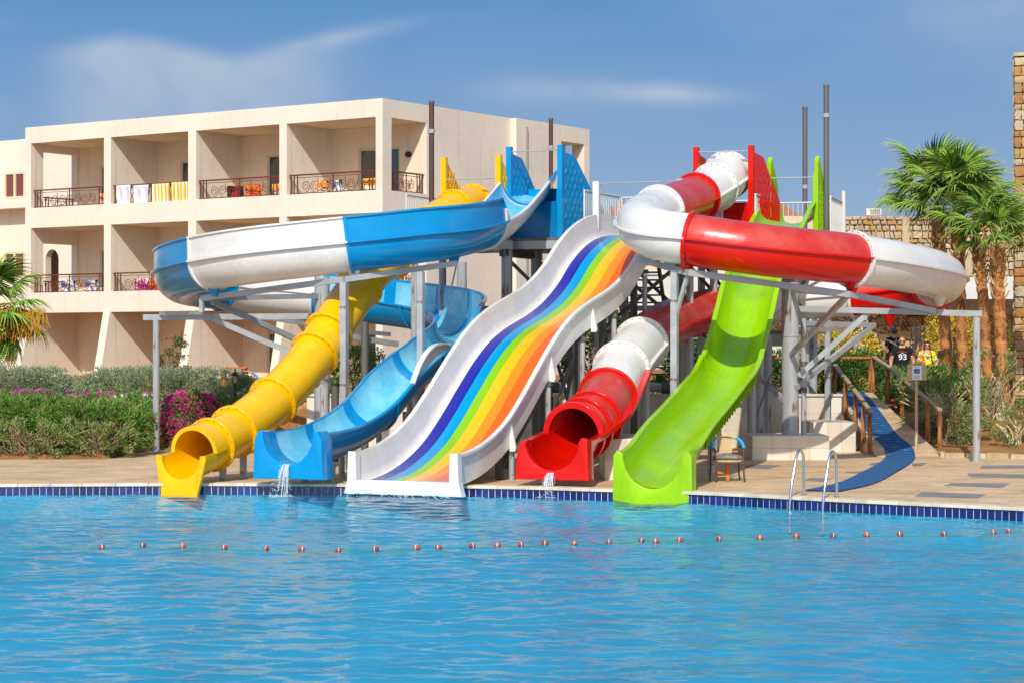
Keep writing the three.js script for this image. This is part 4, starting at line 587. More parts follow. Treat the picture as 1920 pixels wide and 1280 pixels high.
{ // support of the red loop
  const g = thing('spiral_support', 'thick grey column on the plinth with arms holding up the red tube', 'support frame');
  const c = V(6.4, 0.54, 49), P = (y) => c.clone().setY(y);
  mesh('column', pipe(P(0.54), P(4.02), 0.2, 24), M.steel, g); mesh('column_collar', pipe(P(2.78), P(2.84), 0.212, 24), M.steel, g); mesh('conduit', pipe(P(0.54).add(V(0.32, 0, 0.1)), P(3.2).add(V(0.32, 0, 0.1)), 0.065, 12), M.steel, g);
  for (const y of [1.5, 2.1]) mesh('clamp', pipe(P(y).add(V(0.32, 0, 0.1)), P(y + 0.12).add(V(0.32, 0, 0.1)), 0.08, 12), M.steelDark, g);
  const out = V(10.33, 3.28, 47.4); mesh('outer_post', pipe(out.clone().setY(0), out.clone().setY(3.2), 0.085, 14), M.steel, g); mesh('base_plate', box(0.24, 0.02, 0.24).translate(out.x, 0.012, out.z), M.steel, g);
  const f1 = at(1197, 486, 44.8), f2 = at(1290, 511, 43.5), f3 = at(1592, 552, 44.2), f4 = at(1752, 583, 47.6);
  arms(g, [[P(3.42).add(V(0.1, 0, 0)), out.clone().add(V(0.12, 0, -0.05)), 0.11, 0.13], [f1, f2, 0.1, 0.12], [f2, f3, 0.1, 0.13], [f3, f4, 0.1, 0.12], [at(1486, 545, 48.8), f3, 0.1, 0.11], [at(1498, 704, 48.7), at(1632, 584, 48.4), 0.1, 0.12, 'strut'], [at(1492, 726, 48.8), at(1636, 611, 52.3), 0.1, 0.12, 'strut'], [f3, at(1484, 664, 48.8), 0.09, 0.11, 'strut'], [P(3.1), at(1640, 610, 52.4), 0.1, 0.12], [P(2.95), at(1585, 618, 52.9), 0.08, 0.1], [at(1472, 750, 48.9), at(1405, 690, 50.5), 0.09, 0.11, 'strut']]);
  mesh('square_post', beam(at(1265, 505, 43.8).setY(0), at(1265, 506, 43.8), 0.135, 0.135), M.steel, g); arms(g, [[at(1290, 514, 43.6), at(1267, 594, 43.8), 0.07, 0.07, 'strut']]);
  mesh('square_post', beam(at(1553, 790, 53).setY(0.74), at(1553, 600, 53), 0.13, 0.13), M.steel, g);
  for (const [x, d, h, r] of [[1425, 50.5, 3.1, 0.1], [1412, 49.4, 1.95, 0.085], [1290, 50.8, 2.9, 0.1], [1525, 54.8, 3.2, 0.11], [1210, 47.6, 2.0, 0.1]]) { const q = at(x, 650, d); mesh('post', pipe(q.clone().setY(0), q.clone().setY(h), r, 14), M.steel, g); }
  arms(g, [[at(1412, 800, 49.6), at(1446, 700, 49.6), 0.03, 0.03, 'strut']], M.steelDark);
  rebase(g, c.clone().setY(0));
}
{ // trestles under the rainbow slide
  const g = thing('slide_trestle', 'dark grey steel trestle posts and braces under the rainbow slide', 'support frame');
  const rimAt = (s) => { for (let i = 1; i < rbRim.length; i++) if (rbRim[i][0] >= s) return lerp(rbRim[i - 1][1], rbRim[i][1], (s - rbRim[i - 1][0]) / (rbRim[i][0] - rbRim[i - 1][0])); return 5.6; };
  const S = [2.4, 4.2, 6.0, 7.8, 9.7]; 
  for (const s of S) { for (const u of [-0.72, 0.72]) { mesh('square_post', beam(spot(rbO, rbD, s, u, 0), spot(rbO, rbD, s, u, rimAt(s) - 0.72), 0.12, 0.14), M.steelDark, g); } mesh('cross_beam', beam(spot(rbO, rbD, s, -1.05, rimAt(s) - 0.68), spot(rbO, rbD, s, 1.05, rimAt(s) - 0.68), 0.1, 0.1), M.steelDark, g); mesh('bracket_pipe', pipe(spot(rbO, rbD, s, 0.98, 0), spot(rbO, rbD, s, 0.98, rimAt(s) - 0.75), 0.055, 12), M.steel, g); }
  for (let i = 0; i + 1 < S.length; i++) { mesh('brace', beam(spot(rbO, rbD, S[i], 0.78, 0.25), spot(rbO, rbD, S[i + 1], 0.78, rimAt(S[i + 1]) - 1.0), 0.05, 0.07), M.steelDark, g); mesh('brace', beam(spot(rbO, rbD, S[i], -0.6, rimAt(S[i]) - 0.8), spot(rbO, rbD, S[i + 1], -0.6, 0.4), 0.05, 0.07), M.steelDark, g); }
  rebase(g, spot(rbO, rbD, 5, 0, 0));
}
{ // supports under the blue run, and the water pipe
  const g = thing('slide_leg_set', 'short steel legs under the lower end of the blue slide', 'support frame');
  for (const [s, h] of [[0.9, 0.36], [2.4, 0.55], [4.0, 1.25], [5.4, 1.75]]) for (const u of [-0.3, 0.3]) mesh('leg', pipe(spot(blO, blD, s, u, 0), spot(blO, blD, s, u, h), 0.06, 12), M.steel, g); rebase(g, spot(blO, blD, 2.5, 0, 0));
  const g2 = thing('slide_leg_set', 'steel legs under the lime green slide', 'support frame'); for (const [s, h] of [[1.2, 0.18], [3.2, 0.66], [5.2, 1.08]]) mesh('leg', pipe(spot(gnO, gnD, s, 0.0, 0), spot(gnO, gnD, s, 0.0, h), 0.08, 12), M.steel, g2); rebase(g2, spot(gnO, gnD, 4, 0, 0));
  const w = thing('water_pipe', 'grey water pipe lying along the top of the tiled wall', 'pipe'); mesh('run', pipe(V(0.6, 1.52, 54.3), V(5.2, 1.52, 54.3), 0.12, 14), M.steel, w); for (const x of [1, 2.4, 3.8, 5]) mesh('coupling', pipe(V(x, 1.52, 54.3), V(x + 0.2, 1.52, 54.3), 0.145, 14), M.steelDark, w); for (const x of [1.4, 4.5]) mesh('cradle', box(0.1, 0.1, 0.3).translate(x, 1.4, -54.3), M.steelDark, w); rebase(w, V(2.9, 1.36, 54.3));
}
// ---------------------------------------------------------------- plants
const M_leaf = new THREE.MeshStandardMaterial({ vertexColors: true, roughness: 0.72, side: THREE.DoubleSide });
const M_petal = new THREE.MeshStandardMaterial({ vertexColors: true, roughness: 0.85, side: THREE.DoubleSide });
const M_twig = std('#8d7458', 0.9), M_twigPale = std('#cdb994', 0.9), M_bark = std('#5e4a38', 0.95);
const lin = (hex) => { const c = new THREE.Color(hex); return [c.r, c.g, c.b]; };
const vary = (c, k) => { const b = 1 + rr(-k, k); return [c[0] * b * (1 + rr(-k, k) * 0.4), c[1] * b, c[2] * b * (1 + rr(-k, k) * 0.5)]; };
// many small folded leaves; spots gives [x, y, z, nx, ny, nz, colour, length, width]
function leaves(list) {
  const n = list.length, pos = new Float32Array(n * 18), col = new Float32Array(n * 18); let o = 0; const A = new THREE.Vector3(), B = new THREE.Vector3(), C = new THREE.Vector3(), N = new THREE.Vector3();
  for (const [x, y, z, nx, ny, nz, c, L, Wd] of list) {
    A.set(nx + rr(-0.8, 0.8), ny + rr(-0.6, 0.8), nz + rr(-0.8, 0.8)).normalize(); N.set(rr(-1, 1), rr(-1, 1), rr(-1, 1)); B.crossVectors(A, N).normalize(); C.crossVectors(A, B);
    const q = (a, b, h) => [x + A.x * a * L + B.x * b * Wd + C.x * h * Wd, y + A.y * a * L + B.y * b * Wd + C.y * h * Wd, z + A.z * a * L + B.z * b * Wd + C.z * h * Wd];
    const p0 = q(0, 0, 0), p1 = q(0.5, 0.5, 0.22), p2 = q(1, 0, -0.1), p3 = q(0.5, -0.5, 0.22);
    for (const p of [p0, p1, p2, p0, p2, p3]) { pos[o] = p[0]; pos[o + 1] = p[1]; pos[o + 2] = p[2]; col[o] = c[0]; col[o + 1] = c[1]; col[o + 2] = c[2]; o += 3; }
  }
  const g = new THREE.BufferGeometry(); g.setAttribute('position', new THREE.BufferAttribute(pos, 3)); g.setAttribute('color', new THREE.BufferAttribute(col, 3)); g.computeVertexNormals(); return g;
}
function shrub(name, label, category, { x, d, rx, rd, h, y0 = null, n = 5000, pal, L = 0.07, W = 0.03, boxy = 0.5, flowers = null, nf = 0, fs = 0.05, stems = 10, lump = 0.28, open = 0, stemMat = M_twig, group }) {
  const g = thing(name, label, category, group), base = y0 ?? gardenY(x, d) - 0.03, P = pal.map(lin), list = [], ey = 2 + boxy * 5;
  const bump = (a, e) => 1 + lump * (fbm((a + 4) / 8, (e + 2) / 4, 6, 4, (x * 3) & 15) - 0.5) * 2;
  const place = (rad) => { const a = rr(0, Math.PI * 2), e = Math.asin(rr(-0.98, 1)), ce = Math.cos(e), se = Math.sin(e), sup = Math.pow(Math.pow(Math.abs(ce * Math.cos(a)), ey) + Math.pow(Math.abs(se), ey) + Math.pow(Math.abs(ce * Math.sin(a)), ey), -1 / ey), r = rad * bump(a, e) * sup; return [x + ce * Math.cos(a) * rx * r, base + h * 0.5 + se * h * 0.5 * r + open * h * 0.1, -(d + ce * Math.sin(a) * rd * r), ce * Math.cos(a), se, -ce * Math.sin(a)]; };
  const cl = []; const nc = Math.round(n / 60); for (let i = 0; i < nc; i++) cl.push(place(i % 4 ? rr(0.8, 1.02) : rr(0.35, 0.8)));
  for (let i = 0; i < n; i++) { const c = cl[(rnd() * nc) | 0], sp = Math.min(rx, h * 0.5, 0.9) * 0.16 + 0.05, y = Math.max(base + 0.02, c[1] + rr(-sp, sp)); list.push([c[0] + rr(-sp, sp), y, c[2] + rr(-sp, sp), c[3], c[4] + 0.3, c[5], vary(P[(rnd() * P.length) | 0], 0.22), L * rr(0.7, 1.25), W * rr(0.7, 1.2)]); }
  mesh('foliage', leaves(list), M_leaf, g);
  if (nf && nf <= 45) { const FP = flowers.map(lin); for (let i = 0; i < nf; i++) { const c = place(rr(0.98, 1.1)), col = FP[(rnd() * FP.length) | 0], fl = []; for (let k = 0; k < 8; k++) fl.push([c[0], c[1], c[2], c[3], c[4] + 0.3, c[5] + 0.6, vary(col, 0.15), fs * rr(0.8, 1.2), fs * rr(0.6, 1)]); mesh('flower', leaves(fl), M_petal, g); } }
  else if (nf) { const fl = [], FP = flowers.map(lin); for (let i = 0; i < nf; i++) { const c = place(rr(0.96, 1.08)); if (c[5] < -0.2) c[2] += 0; const col = FP[(rnd() * FP.length) | 0]; for (let k = 0; k < 7; k++) fl.push([c[0] + rr(-fs, fs) * 0.7, c[1] + rr(-fs, fs) * 0.7, c[2] + rr(-fs, fs) * 0.7, c[3], c[4], c[5], vary(col, 0.15), fs * rr(0.8, 1.2), fs * rr(0.6, 1)]); } mesh('flowers', leaves(fl), M_petal, g); }
  const st = []; for (let i = 0; i < stems; i++) { const a = rr(0, 6.28), q = rr(0.1, 0.95), b = new THREE.Vector3(x + rr(-0.3, 0.3) * rx, base - 0.05, -(d + rr(-0.3, 0.3) * rd)), t = new THREE.Vector3(x + Math.cos(a) * rx * q, base + h * rr(0.55, 0.95), -(d + Math.sin(a) * rd * q)), m = b.clone().lerp(t, 0.5).add(new THREE.Vector3(rr(-0.1, 0.1) * rx, h * 0.1, rr(-0.1, 0.1))); st.push(tubeOf([b, m, t], rr(0.008, 0.018), 6, 5)); }
  if (st.length) mesh('stems', merge(st), stemMat, g);
  return rebase(g, new THREE.Vector3(x, base, -d));
}
const GREY = ['#78905a', '#86986c', '#67804a', '#94a280', '#8f8c86'], GREEN = ['#4d7a1c', '#5c8a26', '#3f6a18', '#6d9430'], OLE = ['#56722a', '#74893f', '#8a8f55', '#46641f', '#9a9464'], DARK = ['#2c5316', '#38621c', '#234511', '#4a7626'], BOU = ['#3f6e1a', '#55842a', '#6a7a2c'];
reseed(2024);
const X = (px, d) => (px - 960) * d / FOCAL;
shrub('lavender_hedge', 'grey green clipped hedge at the left edge below the palm', 'hedge', { x: X(50, 58.5), d: 58.5, rx: 1.25, rd: 0.7, h: 0.98, n: 19000, pal: GREY, L: 0.07, W: 0.026, boxy: 0.5, lump: 0.12 });
shrub('lavender_hedge', 'long grey green clipped hedge before the hotel terrace', 'hedge', { x: X(312, 57.5), d: 57.5, rx: 2.25, rd: 0.75, h: 1.04, n: 34000, pal: GREY, L: 0.07, W: 0.026, boxy: 0.7, lump: 0.12 });
shrub('bright_shrub', 'small red leafed shrub rising behind the long grey hedge', 'shrub', { x: X(322, 59.5), d: 59.5, rx: 0.42, rd: 0.4, h: 1.75, n: 1800, pal: ['#4d6a22', '#7a4a34', '#6a7a2c'], flowers: ['#b03a50'], nf: 40, L: 0.08, W: 0.045 });
shrub('oleander_shrub', 'big green oleander at the left edge with pink flowers low down', 'shrub', { x: X(38, 50.6), d: 50.6, rx: 1.5, rd: 0.9, h: 1.1, n: 16000, pal: [...GREEN, ...GREEN, '#8a8f55'], L: 0.13, W: 0.028, flowers: ['#e0308c', '#d84a90'], nf: 14, fs: 0.05, boxy: 0.3, stems: 26 });
shrub('oleander_shrub', 'big green oleander between the left edge and the pole', 'shrub', { x: X(176, 50.4), d: 50.4, rx: 1.35, rd: 0.9, h: 1.08, n: 15000, pal: [...GREEN, '#74893f', '#8a8f55'], L: 0.13, W: 0.028, flowers: ['#e0308c', '#e85a9a', '#c8455a'], nf: 22, fs: 0.055, boxy: 0.25, stems: 26 });
shrub('oleander_shrub', 'low dry oleander twigs along the left edge of the deck', 'shrub', { x: X(60, 49.4), d: 48.95, rx: 1.9, rd: 0.55, h: 0.7, n: 5500, pal: OLE, L: 0.12, W: 0.026, boxy: 0.3, stems: 40 });
shrub('oleander_shrub', 'low twiggy oleander right beside the pole base', 'shrub', { x: X(196, 49.3), d: 48.95, rx: 0.7, rd: 0.5, h: 0.62, n: 2600, pal: OLE, L: 0.12, W: 0.026, flowers: ['#e82f96'], nf: 6, stems: 34 });
shrub('bougainvillea', 'magenta bougainvillea bush beside the yellow tube', 'shrub', { x: X(358, 53.4), d: 53.4, rx: 0.8, rd: 0.55, h: 1.2, y0: 0.12, n: 5200, pal: BOU, L: 0.075, W: 0.05, flowers: ['#cf1f86', '#d9309a', '#b81878'], nf: 900, fs: 0.055, boxy: 0.2 });
shrub('bougainvillea', 'green and pink bush between the magenta bush and the garden lamp', 'shrub', { x: X(436, 53.8), d: 53.8, rx: 0.6, rd: 0.6, h: 1.2, n: 3600, pal: BOU, L: 0.075, W: 0.045, flowers: ['#d24a9c', '#e8e0e4', '#c05a8a'], nf: 90, fs: 0.045 });
shrub('flower_bed', 'strip of magenta petunias below the grey hedge at the left', 'flowers', { x: X(55, 55.2), d: 55.2, rx: 1.7, rd: 0.5, h: 0.78, n: 4200, pal: GREEN, L: 0.06, W: 0.035, flowers: ['#c43fa0', '#d65ab0', '#a8328c'], nf: 330, fs: 0.045, stems: 0 });
shrub('flower_bed', 'strip of magenta petunias in front of the long grey hedge', 'flowers', { x: X(240, 54.9), d: 54.9, rx: 1.6, rd: 0.5, h: 0.78, n: 3800, pal: GREEN, L: 0.06, W: 0.035, flowers: ['#c43fa0', '#cc4f9c', '#d488b8'], nf: 280, fs: 0.045, stems: 0 });
shrub('flower_bed', 'white and lilac flowers beside the grey pole', 'flowers', { x: X(262, 53.2), d: 53.2, rx: 0.6, rd: 0.5, h: 0.95, n: 3200, pal: GREEN, L: 0.06, W: 0.035, flowers: ['#efe9ee', '#c7a3cf', '#f2f0ea', '#c8343a'], nf: 190, fs: 0.045, stems: 4 });
shrub('bright_shrub', 'bright green bush with white flowers behind the yellow tube', 'shrub', { x: X(668, 56.5), d: 56.5, rx: 0.75, rd: 0.6, h: 1.25, n: 4800, pal: GREEN, L: 0.08, W: 0.045, flowers: ['#f3f3ee'], nf: 26, fs: 0.04 });
// between the trestles
shrub('garden_shrub', 'leafy shrub with yellow blooms behind the rainbow trestle', 'shrub', { x: X(1128, 57), d: 57, rx: 0.9, rd: 0.7, h: 2.4, n: 6500, pal: [...DARK, '#5c8a26'], L: 0.12, W: 0.06, flowers: ['#e8a018'], nf: 22, fs: 0.07 });
shrub('garden_shrub', 'dark leafy shrub behind the square post by the red tube', 'shrub', { x: X(1310, 58), d: 58, rx: 0.85, rd: 0.7, h: 1.5, n: 5200, pal: [...DARK, '#5c8a26'], L: 0.16, W: 0.045, flowers: ['#efe9ee', '#d07aa8'], nf: 40, fs: 0.055 });
shrub('garden_shrub', 'small pink flowering tuft on the tiled wall behind the red tube', 'shrub', { x: X(1231, 55.6), d: 55.6, rx: 0.35, rd: 0.3, h: 0.55, n: 1300, pal: GREEN, L: 0.07, W: 0.03, flowers: ['#cf8aa8', '#d65a90'], nf: 26, fs: 0.04, stems: 3 });
shrub('garden_shrub', 'dark hedge behind the ramp below the yellow leaves', 'hedge', { x: X(1545, 60.2), d: 60.2, rx: 1.75, rd: 0.7, h: 1.35, n: 13000, pal: DARK, L: 0.12, W: 0.04, boxy: 0.5 });
shrub('garden_shrub', 'dark oleander hedge rising beside the ramp rail', 'hedge', { x: 11.3, d: 57.6, rx: 0.95, rd: 1.5, h: 0.9, n: 8000, pal: [...DARK, '#56722a'], L: 0.14, W: 0.035, boxy: 0.4, flowers: ['#d8506a', '#e0608c'], nf: 26, fs: 0.05 });
shrub('yellow_shrub', 'yellow leaved shrub behind the diagonal struts of the column', 'shrub', { x: X(1562, 65), d: 65, rx: 1.25, rd: 0.7, h: 1.75, n: 8500, pal: ['#d9b51a', '#e6c838', '#b89a1c', '#8f8a20'], L: 0.09, W: 0.05 });
shrub('yellow_shrub', 'yellow leaved shrub behind the palm trunks', 'shrub', { x: X(1818, 72), d: 72, rx: 1.5, rd: 0.7, h: 2.1, n: 9000, pal: ['#d9b51a', '#e6c838', '#b89a1c', '#8f8a20'], L: 0.09, W: 0.05 });
shrub('clipped_hedge', 'bright green clipped hedge behind the people', 'hedge', { x: X(1700, 68.5), d: 68.5, rx: 1.75, rd: 0.6, h: 0.95, n: 12000, pal: GREEN, L: 0.08, W: 0.035, boxy: 0.9, lump: 0.1 });
shrub('oleander_shrub', 'green oleander in front of the walking couple', 'shrub', { x: 10.75, d: 56.4, rx: 0.62, rd: 0.7, h: 0.95, n: 5200, pal: [...GREEN, ...OLE], L: 0.14, W: 0.03, flowers: ['#c8485a', '#e0608c'], nf: 9, fs: 0.06, stems: 18 });
shrub('oleander_shrub', 'twiggy oleander right of the sign post', 'shrub', { x: X(1762, 53.4), d: 53.4, rx: 1.05, rd: 0.8, h: 1.12, n: 2500, pal: OLE, L: 0.13, W: 0.027, flowers: ['#d8407a', '#e0608c', '#b84a5a'], nf: 30, fs: 0.055, stems: 60, stemMat: M_twigPale, open: 1 });
shrub('oleander_shrub', 'dry oleander directly behind the sign post', 'shrub', { x: 10.72, d: 52.2, rx: 0.55, rd: 0.8, h: 1.0, n: 2400, pal: OLE, L: 0.13, W: 0.027, flowers: ['#d8407a', '#e0608c'], nf: 12, fs: 0.05, stems: 36 });
shrub('oleander_shrub', 'bare stemmed oleander with pink flowers by the stone tower', 'shrub', { x: X(1868, 54.6), d: 54.6, rx: 0.95, rd: 0.8, h: 1.35, n: 2000, pal: OLE, L: 0.14, W: 0.027, flowers: ['#e03a86', '#e8558e'], nf: 28, fs: 0.06, stems: 46, stemMat: M_twigPale, open: 2.4 });
shrub('oleander_shrub', 'low pink flowered oleander at the right edge of the frame', 'shrub', { x: X(1905, 51.8), d: 51.8, rx: 0.6, rd: 0.5, h: 0.8, n: 1500, pal: OLE, L: 0.12, W: 0.03, flowers: ['#e03a86', '#b060a0'], nf: 22, fs: 0.05, stems: 16, stemMat: M_twigPale });
shrub('bougainvillea', 'orange red bougainvillea spreading above the yellow leaves', 'shrub', { x: X(1575, 69), d: 69, rx: 2.0, rd: 0.7, h: 1.1, y0: 3.0, n: 5200, pal: ['#5a6a22', '#7a7a2c', '#8a5a2a', '#a8502a'], L: 0.09, W: 0.05, flowers: ['#c8402a', '#d8683a', '#b83848'], nf: 170, fs: 0.055, stems: 16 });
// loose grass on the garden ground
{
  const l = [], P = ['#4a7a20', '#5a8a2a', '#6a8f36', '#7a9440'].map(lin); reseed(71);
  for (let i = 0; i < 52000; i++) { const left = rnd() < 0.35; let x, d; if (left) { x = rr(-15, -5); d = rr(51.2, 66); } else { x = rr(10.3, 22); d = rr(52.6, 74); } if (!left && d < 56 && x < 11.3) continue; if (fbm((x + 30) / 64, d / 80, 40, 3, 3) < 0.40) continue; l.push([x, gardenY(x, d), -d, rr(-0.3, 0.3), 1.4, rr(-0.3, 0.3), vary(P[(rnd() * 4) | 0], 0.2), rr(0.06, 0.14), 0.022]); }
  const m = mesh('lawn_grass', leaves(l), M_leaf, scene); m.userData = { kind: 'stuff', label: 'short green grass of the garden beds behind the deck', category: 'grass' };
}
// ---- fan palms
const FAN = [0, 1, 2].map((k) => {
  reseed(500 + k); const pos = [], col = [], n = 36, Lp = 1.02 + 0.1 * k, dark = lin('#456e18'), lightc = lin('#83a434'), tipc = lin('#a8a860');
  const tri = (a, b, c, ca, cb, cc) => { pos.push(...a, ...b, ...c); col.push(...ca, ...cb, ...cc); };
  const pet = [[0, 0, 0], [0, 0.04, Lp * 0.5], [0, -0.02, Lp]]; for (let i = 0; i < 2; i++) { const a = pet[i], b = pet[i + 1], w = 0.022, c = lin('#8fa04a'); for (const [dx, dy, ex, ey] of [[-w, 0, 0, w], [0, w, w, 0], [w, 0, 0, -w], [0, -w, -w, 0]]) { const p = [a[0] + dx, a[1] + dy, a[2]], q = [a[0] + ex, a[1] + ey, a[2]], r = [b[0] + dx, b[1] + dy, b[2]], s = [b[0] + ex, b[1] + ey, b[2]]; tri(p, q, r, c, c, c); tri(q, s, r, c, c, c); } }
  for (let i = 0; i < n; i++) {
    const th = lerp(-2.0, 2.0, i / (n - 1)) + rr(-0.03, 0.03), L = (0.98 - 0.10 * Math.abs(th)) * rr(0.9, 1.08), droop = 0.3 + 0.35 * rnd(), c = vary(rnd() < 0.5 ? dark : lightc, 0.15), sx = Math.sin(th), cz = Math.cos(th), px = cz, pz = -sx;
    let prev = null; for (let j = 0; j <= 4; j++) { const t = j / 4, w = 0.028 * (t < 0.5 ? 0.35 + 1.3 * t : 2 * (1 - t) * 1 + 0.03), y = -0.02 + 0.12 * t * (1 - t) - droop * Math.pow(t, 2.6) * 0.8, s = L * (t - 0.12 * Math.pow(t, 3)); const m = [sx * s, y + 0.018 * (1 - t), Lp + cz * s], a = [m[0] - px * w, y - 0.012, m[2] - pz * w], b = [m[0] + px * w, y - 0.012, m[2] + pz * w], cc = t > 0.95 ? tipc : c; if (prev) { tri(prev[0], prev[1], m, prev[3], prev[3], cc); tri(prev[0], m, a, prev[3], cc, cc); tri(prev[1], prev[2], b, prev[3], prev[3], cc); tri(prev[1], b, m, prev[3], cc, cc); } prev = [a, m, b, cc]; }
  }
  const g = new THREE.BufferGeometry(); g.setAttribute('position', new THREE.Float32BufferAttribute(pos, 3)); g.setAttribute('color', new THREE.Float32BufferAttribute(col, 3)); g.computeVertexNormals(); return g;
});
const T_bark = tex(256, 512, (u, v) => { const f = fbm(u, v, 24, 4, 201, 6), r = fbm(u, v, 6, 5, 205, 60), s = fbm(u, v, 5, 4, 209, 8); const k = 0.45 * f + 0.35 * r + 0.2 * s, d = sstep(0.5, 0.66, s); return [lerp(0.36 + 0.72 * k, 0.28 + 0.45 * k, d), lerp(0.21 + 0.56 * k, 0.14 + 0.32 * k, d), lerp(0.08 + 0.38 * k, 0.07 + 0.22 * k, d)]; });
T_bark.repeat.set(2, 0.45);
const M_palmBark = std('#ffffff', 0.95, { map: T_bark, bumpMap: T_bark, bumpScale: 0.05 }), M_boot = [std('#c79a5a', 0.9, { map: reuse(T_mottle, 0.3) }), std('#a8763c', 0.9), std('#d8b57a', 0.9)];
const bootGeo = (() => { const sh = new THREE.Shape([[-0.07, 0], [0.07, 0], [0.03, 0.2], [0.035, 0.26], [-0.02, 0.24], [-0.03, 0.2]].map((q) => new THREE.Vector2(...q))); return toCreasedNormals(new THREE.ExtrudeGeometry(sh, { depth: 0.035, bevelEnabled: true, bevelSize: 0.008, bevelThickness: 0.008, bevelSegments: 1 }), 0.4); })();
function palm(label, top, baseX, baseD, r, nLeaf, size, sd, lowest = -0.75) {
  reseed(sd); const g = thing('fan_palm', label, 'palm tree', 'fan palms by the stone building'), base = new THREE.Vector3(baseX, gardenY(baseX, baseD) - 0.1, -baseD), bend = base.clone().lerp(top, 0.5).add(new THREE.Vector3(rr(-0.1, 0.1), 0, 0)), c = new THREE.CatmullRomCurve3([base, bend, top]);
  const F = framesOf([base, bend, top], 60).map((f, i) => ({ ...f, r: r * (1.12 - 0.16 * f.u) * (1 + 0.06 * Math.sin(i * 1.9) + 0.04 * rr(-1, 1)) + (f.u > 0.86 ? 0.04 : 0) })); F.forEach((f) => { f.R = new THREE.Vector3(1, 0, 0); f.U = new THREE.Vector3().crossVectors(f.R, f.T).normalize(); });
  mesh('trunk', sweep(F, (f) => { const o = []; for (let i = 0; i < 18; i++) { const a = i / 18 * Math.PI * 2; o.push([Math.cos(a) * f.r * (1 + 0.07 * Math.sin(i * 5.3 + f.s * 9)), Math.sin(a) * f.r]); } return o; }, 1.2), M_palmBark, g);
  for (let i = 0; i < 44; i++) { const u = 1 - i / 44 * 1.35 / c.getLength(), p = c.getPointAt(clamp(u)), a = i * 2.4; const b = mesh('leaf_base', bootGeo, M_boot[(rnd() * 3) | 0], g); b.position.set(p.x + Math.cos(a) * r * 0.95, p.y - 0.05, p.z + Math.sin(a) * r * 0.95); b.rotation.set(0, Math.PI / 2 - a, 0); b.rotateX(0.42 + rr(-0.15, 0.2)); b.scale.setScalar(rr(0.55, 0.85)); }
  for (let i = 0; i < nLeaf; i++) { const t = i / nLeaf, el = lerp(1.35, lowest, Math.pow(t, 0.85)) + rr(-0.12, 0.12), a = i * 2.39996 + rr(-0.2, 0.2); const m = mesh('palm_leaf', FAN[i % 3], M_leaf, g); m.position.set(top.x, top.y + 0.12 * (1 - t), top.z); m.rotation.set(0, a, 0); m.rotateX(-el); m.rotateZ(rr(-0.25, 0.25)); m.scale.setScalar(size * rr(0.88, 1.1)); }
  return rebase(g, base);
}
palm('fan palm with the tallest crown, leftmost of the four by the stone tower', at(1757, 388, 62), X(1782, 62), 62, 0.155, 18, 1.1, 11, 0.0);
palm('fan palm with an orange brown trunk, second from the left of the four', at(1797, 398, 60), X(1812, 60), 60, 0.16, 17, 1.06, 12, 0.1);
palm('fan palm with a leaning trunk, third from the left of the four', at(1834, 440, 59), X(1858, 59), 59, 0.15, 14, 0.78, 13, 0.2);
palm('fan palm with a dark trunk nearest the stone tower', at(1870, 466, 58), X(1884, 58), 58, 0.16, 15, 0.8, 14, 0.0);
{ // the low palm at the left edge, with hanging flower strands
  const top = at(-26, 585, 61.5); palm('low fan palm at the left edge with hanging yellow flower strands', top, top.x - 0.1, 61.5, 0.2, 30, 1.0, 15, -1.1); const g = scene.children[scene.children.length - 1]; delete g.userData.group; reseed(16);
  for (const [px, py] of [[78, 590], [40, 588], [10, 596], [60, 600]]) { const l = [], tip = at(px, py, 60.6 + rr(-0.4, 0.4)).sub(g.position), o = top.clone().sub(g.position); l.push(tubeOf([o, o.clone().lerp(tip, 0.5).add(new THREE.Vector3(0, 0.28, 0)), tip], 0.016, 10, 5)); for (let i = 0; i < 120; i++) { const s = o.clone().lerp(tip, rr(0.45, 1)).add(new THREE.Vector3(rr(-0.1, 0.1), 0.12 + rr(-0.08, 0.08), rr(-0.1, 0.1))), e = s.clone().add(new THREE.Vector3(rr(-0.22, 0.22), -rr(0.35, 0.85), rr(-0.2, 0.2))), m = s.clone().lerp(e, 0.4).add(new THREE.Vector3(rr(-0.08, 0.12), 0.06, rr(-0.05, 0.05))); l.push(tubeOf([s, m, e], 0.009, 5, 4)); } mesh('flower_strands', merge(l), std('#c99a2c', 0.9), g); }
}
// ---- small bare trees
function bareTree(label, base, h, sd, mat, spread) {
  reseed(sd); const g = thing('bare_tree', label, 'tree'), l = [], tw = [];
  const grow = (p, d, len, r, lev) => { const e = p.clone().addScaledVector(d, len), m = p.clone().lerp(e, 0.5).add(new THREE.Vector3(rr(-1, 1), rr(-0.4, 0.6), rr(-1, 1)).multiplyScalar(len * 0.12)); (lev > 1 ? l : tw).push(tubeOf([p, m, e], r, 5, 5)); if (!lev) return; const n = lev > 2 ? 3 : 3; for (let i = 0; i < n; i++) { const q = d.clone().add(new THREE.Vector3(rr(-1, 1) * spread, rr(-0.35, 0.55), rr(-1, 1) * spread * 0.6)).normalize(); grow(p.clone().lerp(e, rr(0.6, 1)), q, len * rr(0.62, 0.85), r * 0.62, lev - 1); } };
  grow(base, new THREE.Vector3(rr(-0.15, 0.15), 1, 0).normalize(), h * 0.34, h * 0.022, 3); mesh('trunk', merge(l), mat, g); mesh('twigs', merge(tw), mat, g); return rebase(g, base);
}
bareTree('bare grey tree spreading behind the walking couple', new THREE.Vector3(X(1712, 66), gardenY(12.4, 66) - 0.05, -66), 2.6, 43, std('#a89a86', 0.9), 1.1);
bareTree('small dark bare tree behind the rainbow trestle', new THREE.Vector3(X(1080, 56.5), 1.2, -56.5), 2.6, 47, M_bark, 0.7);
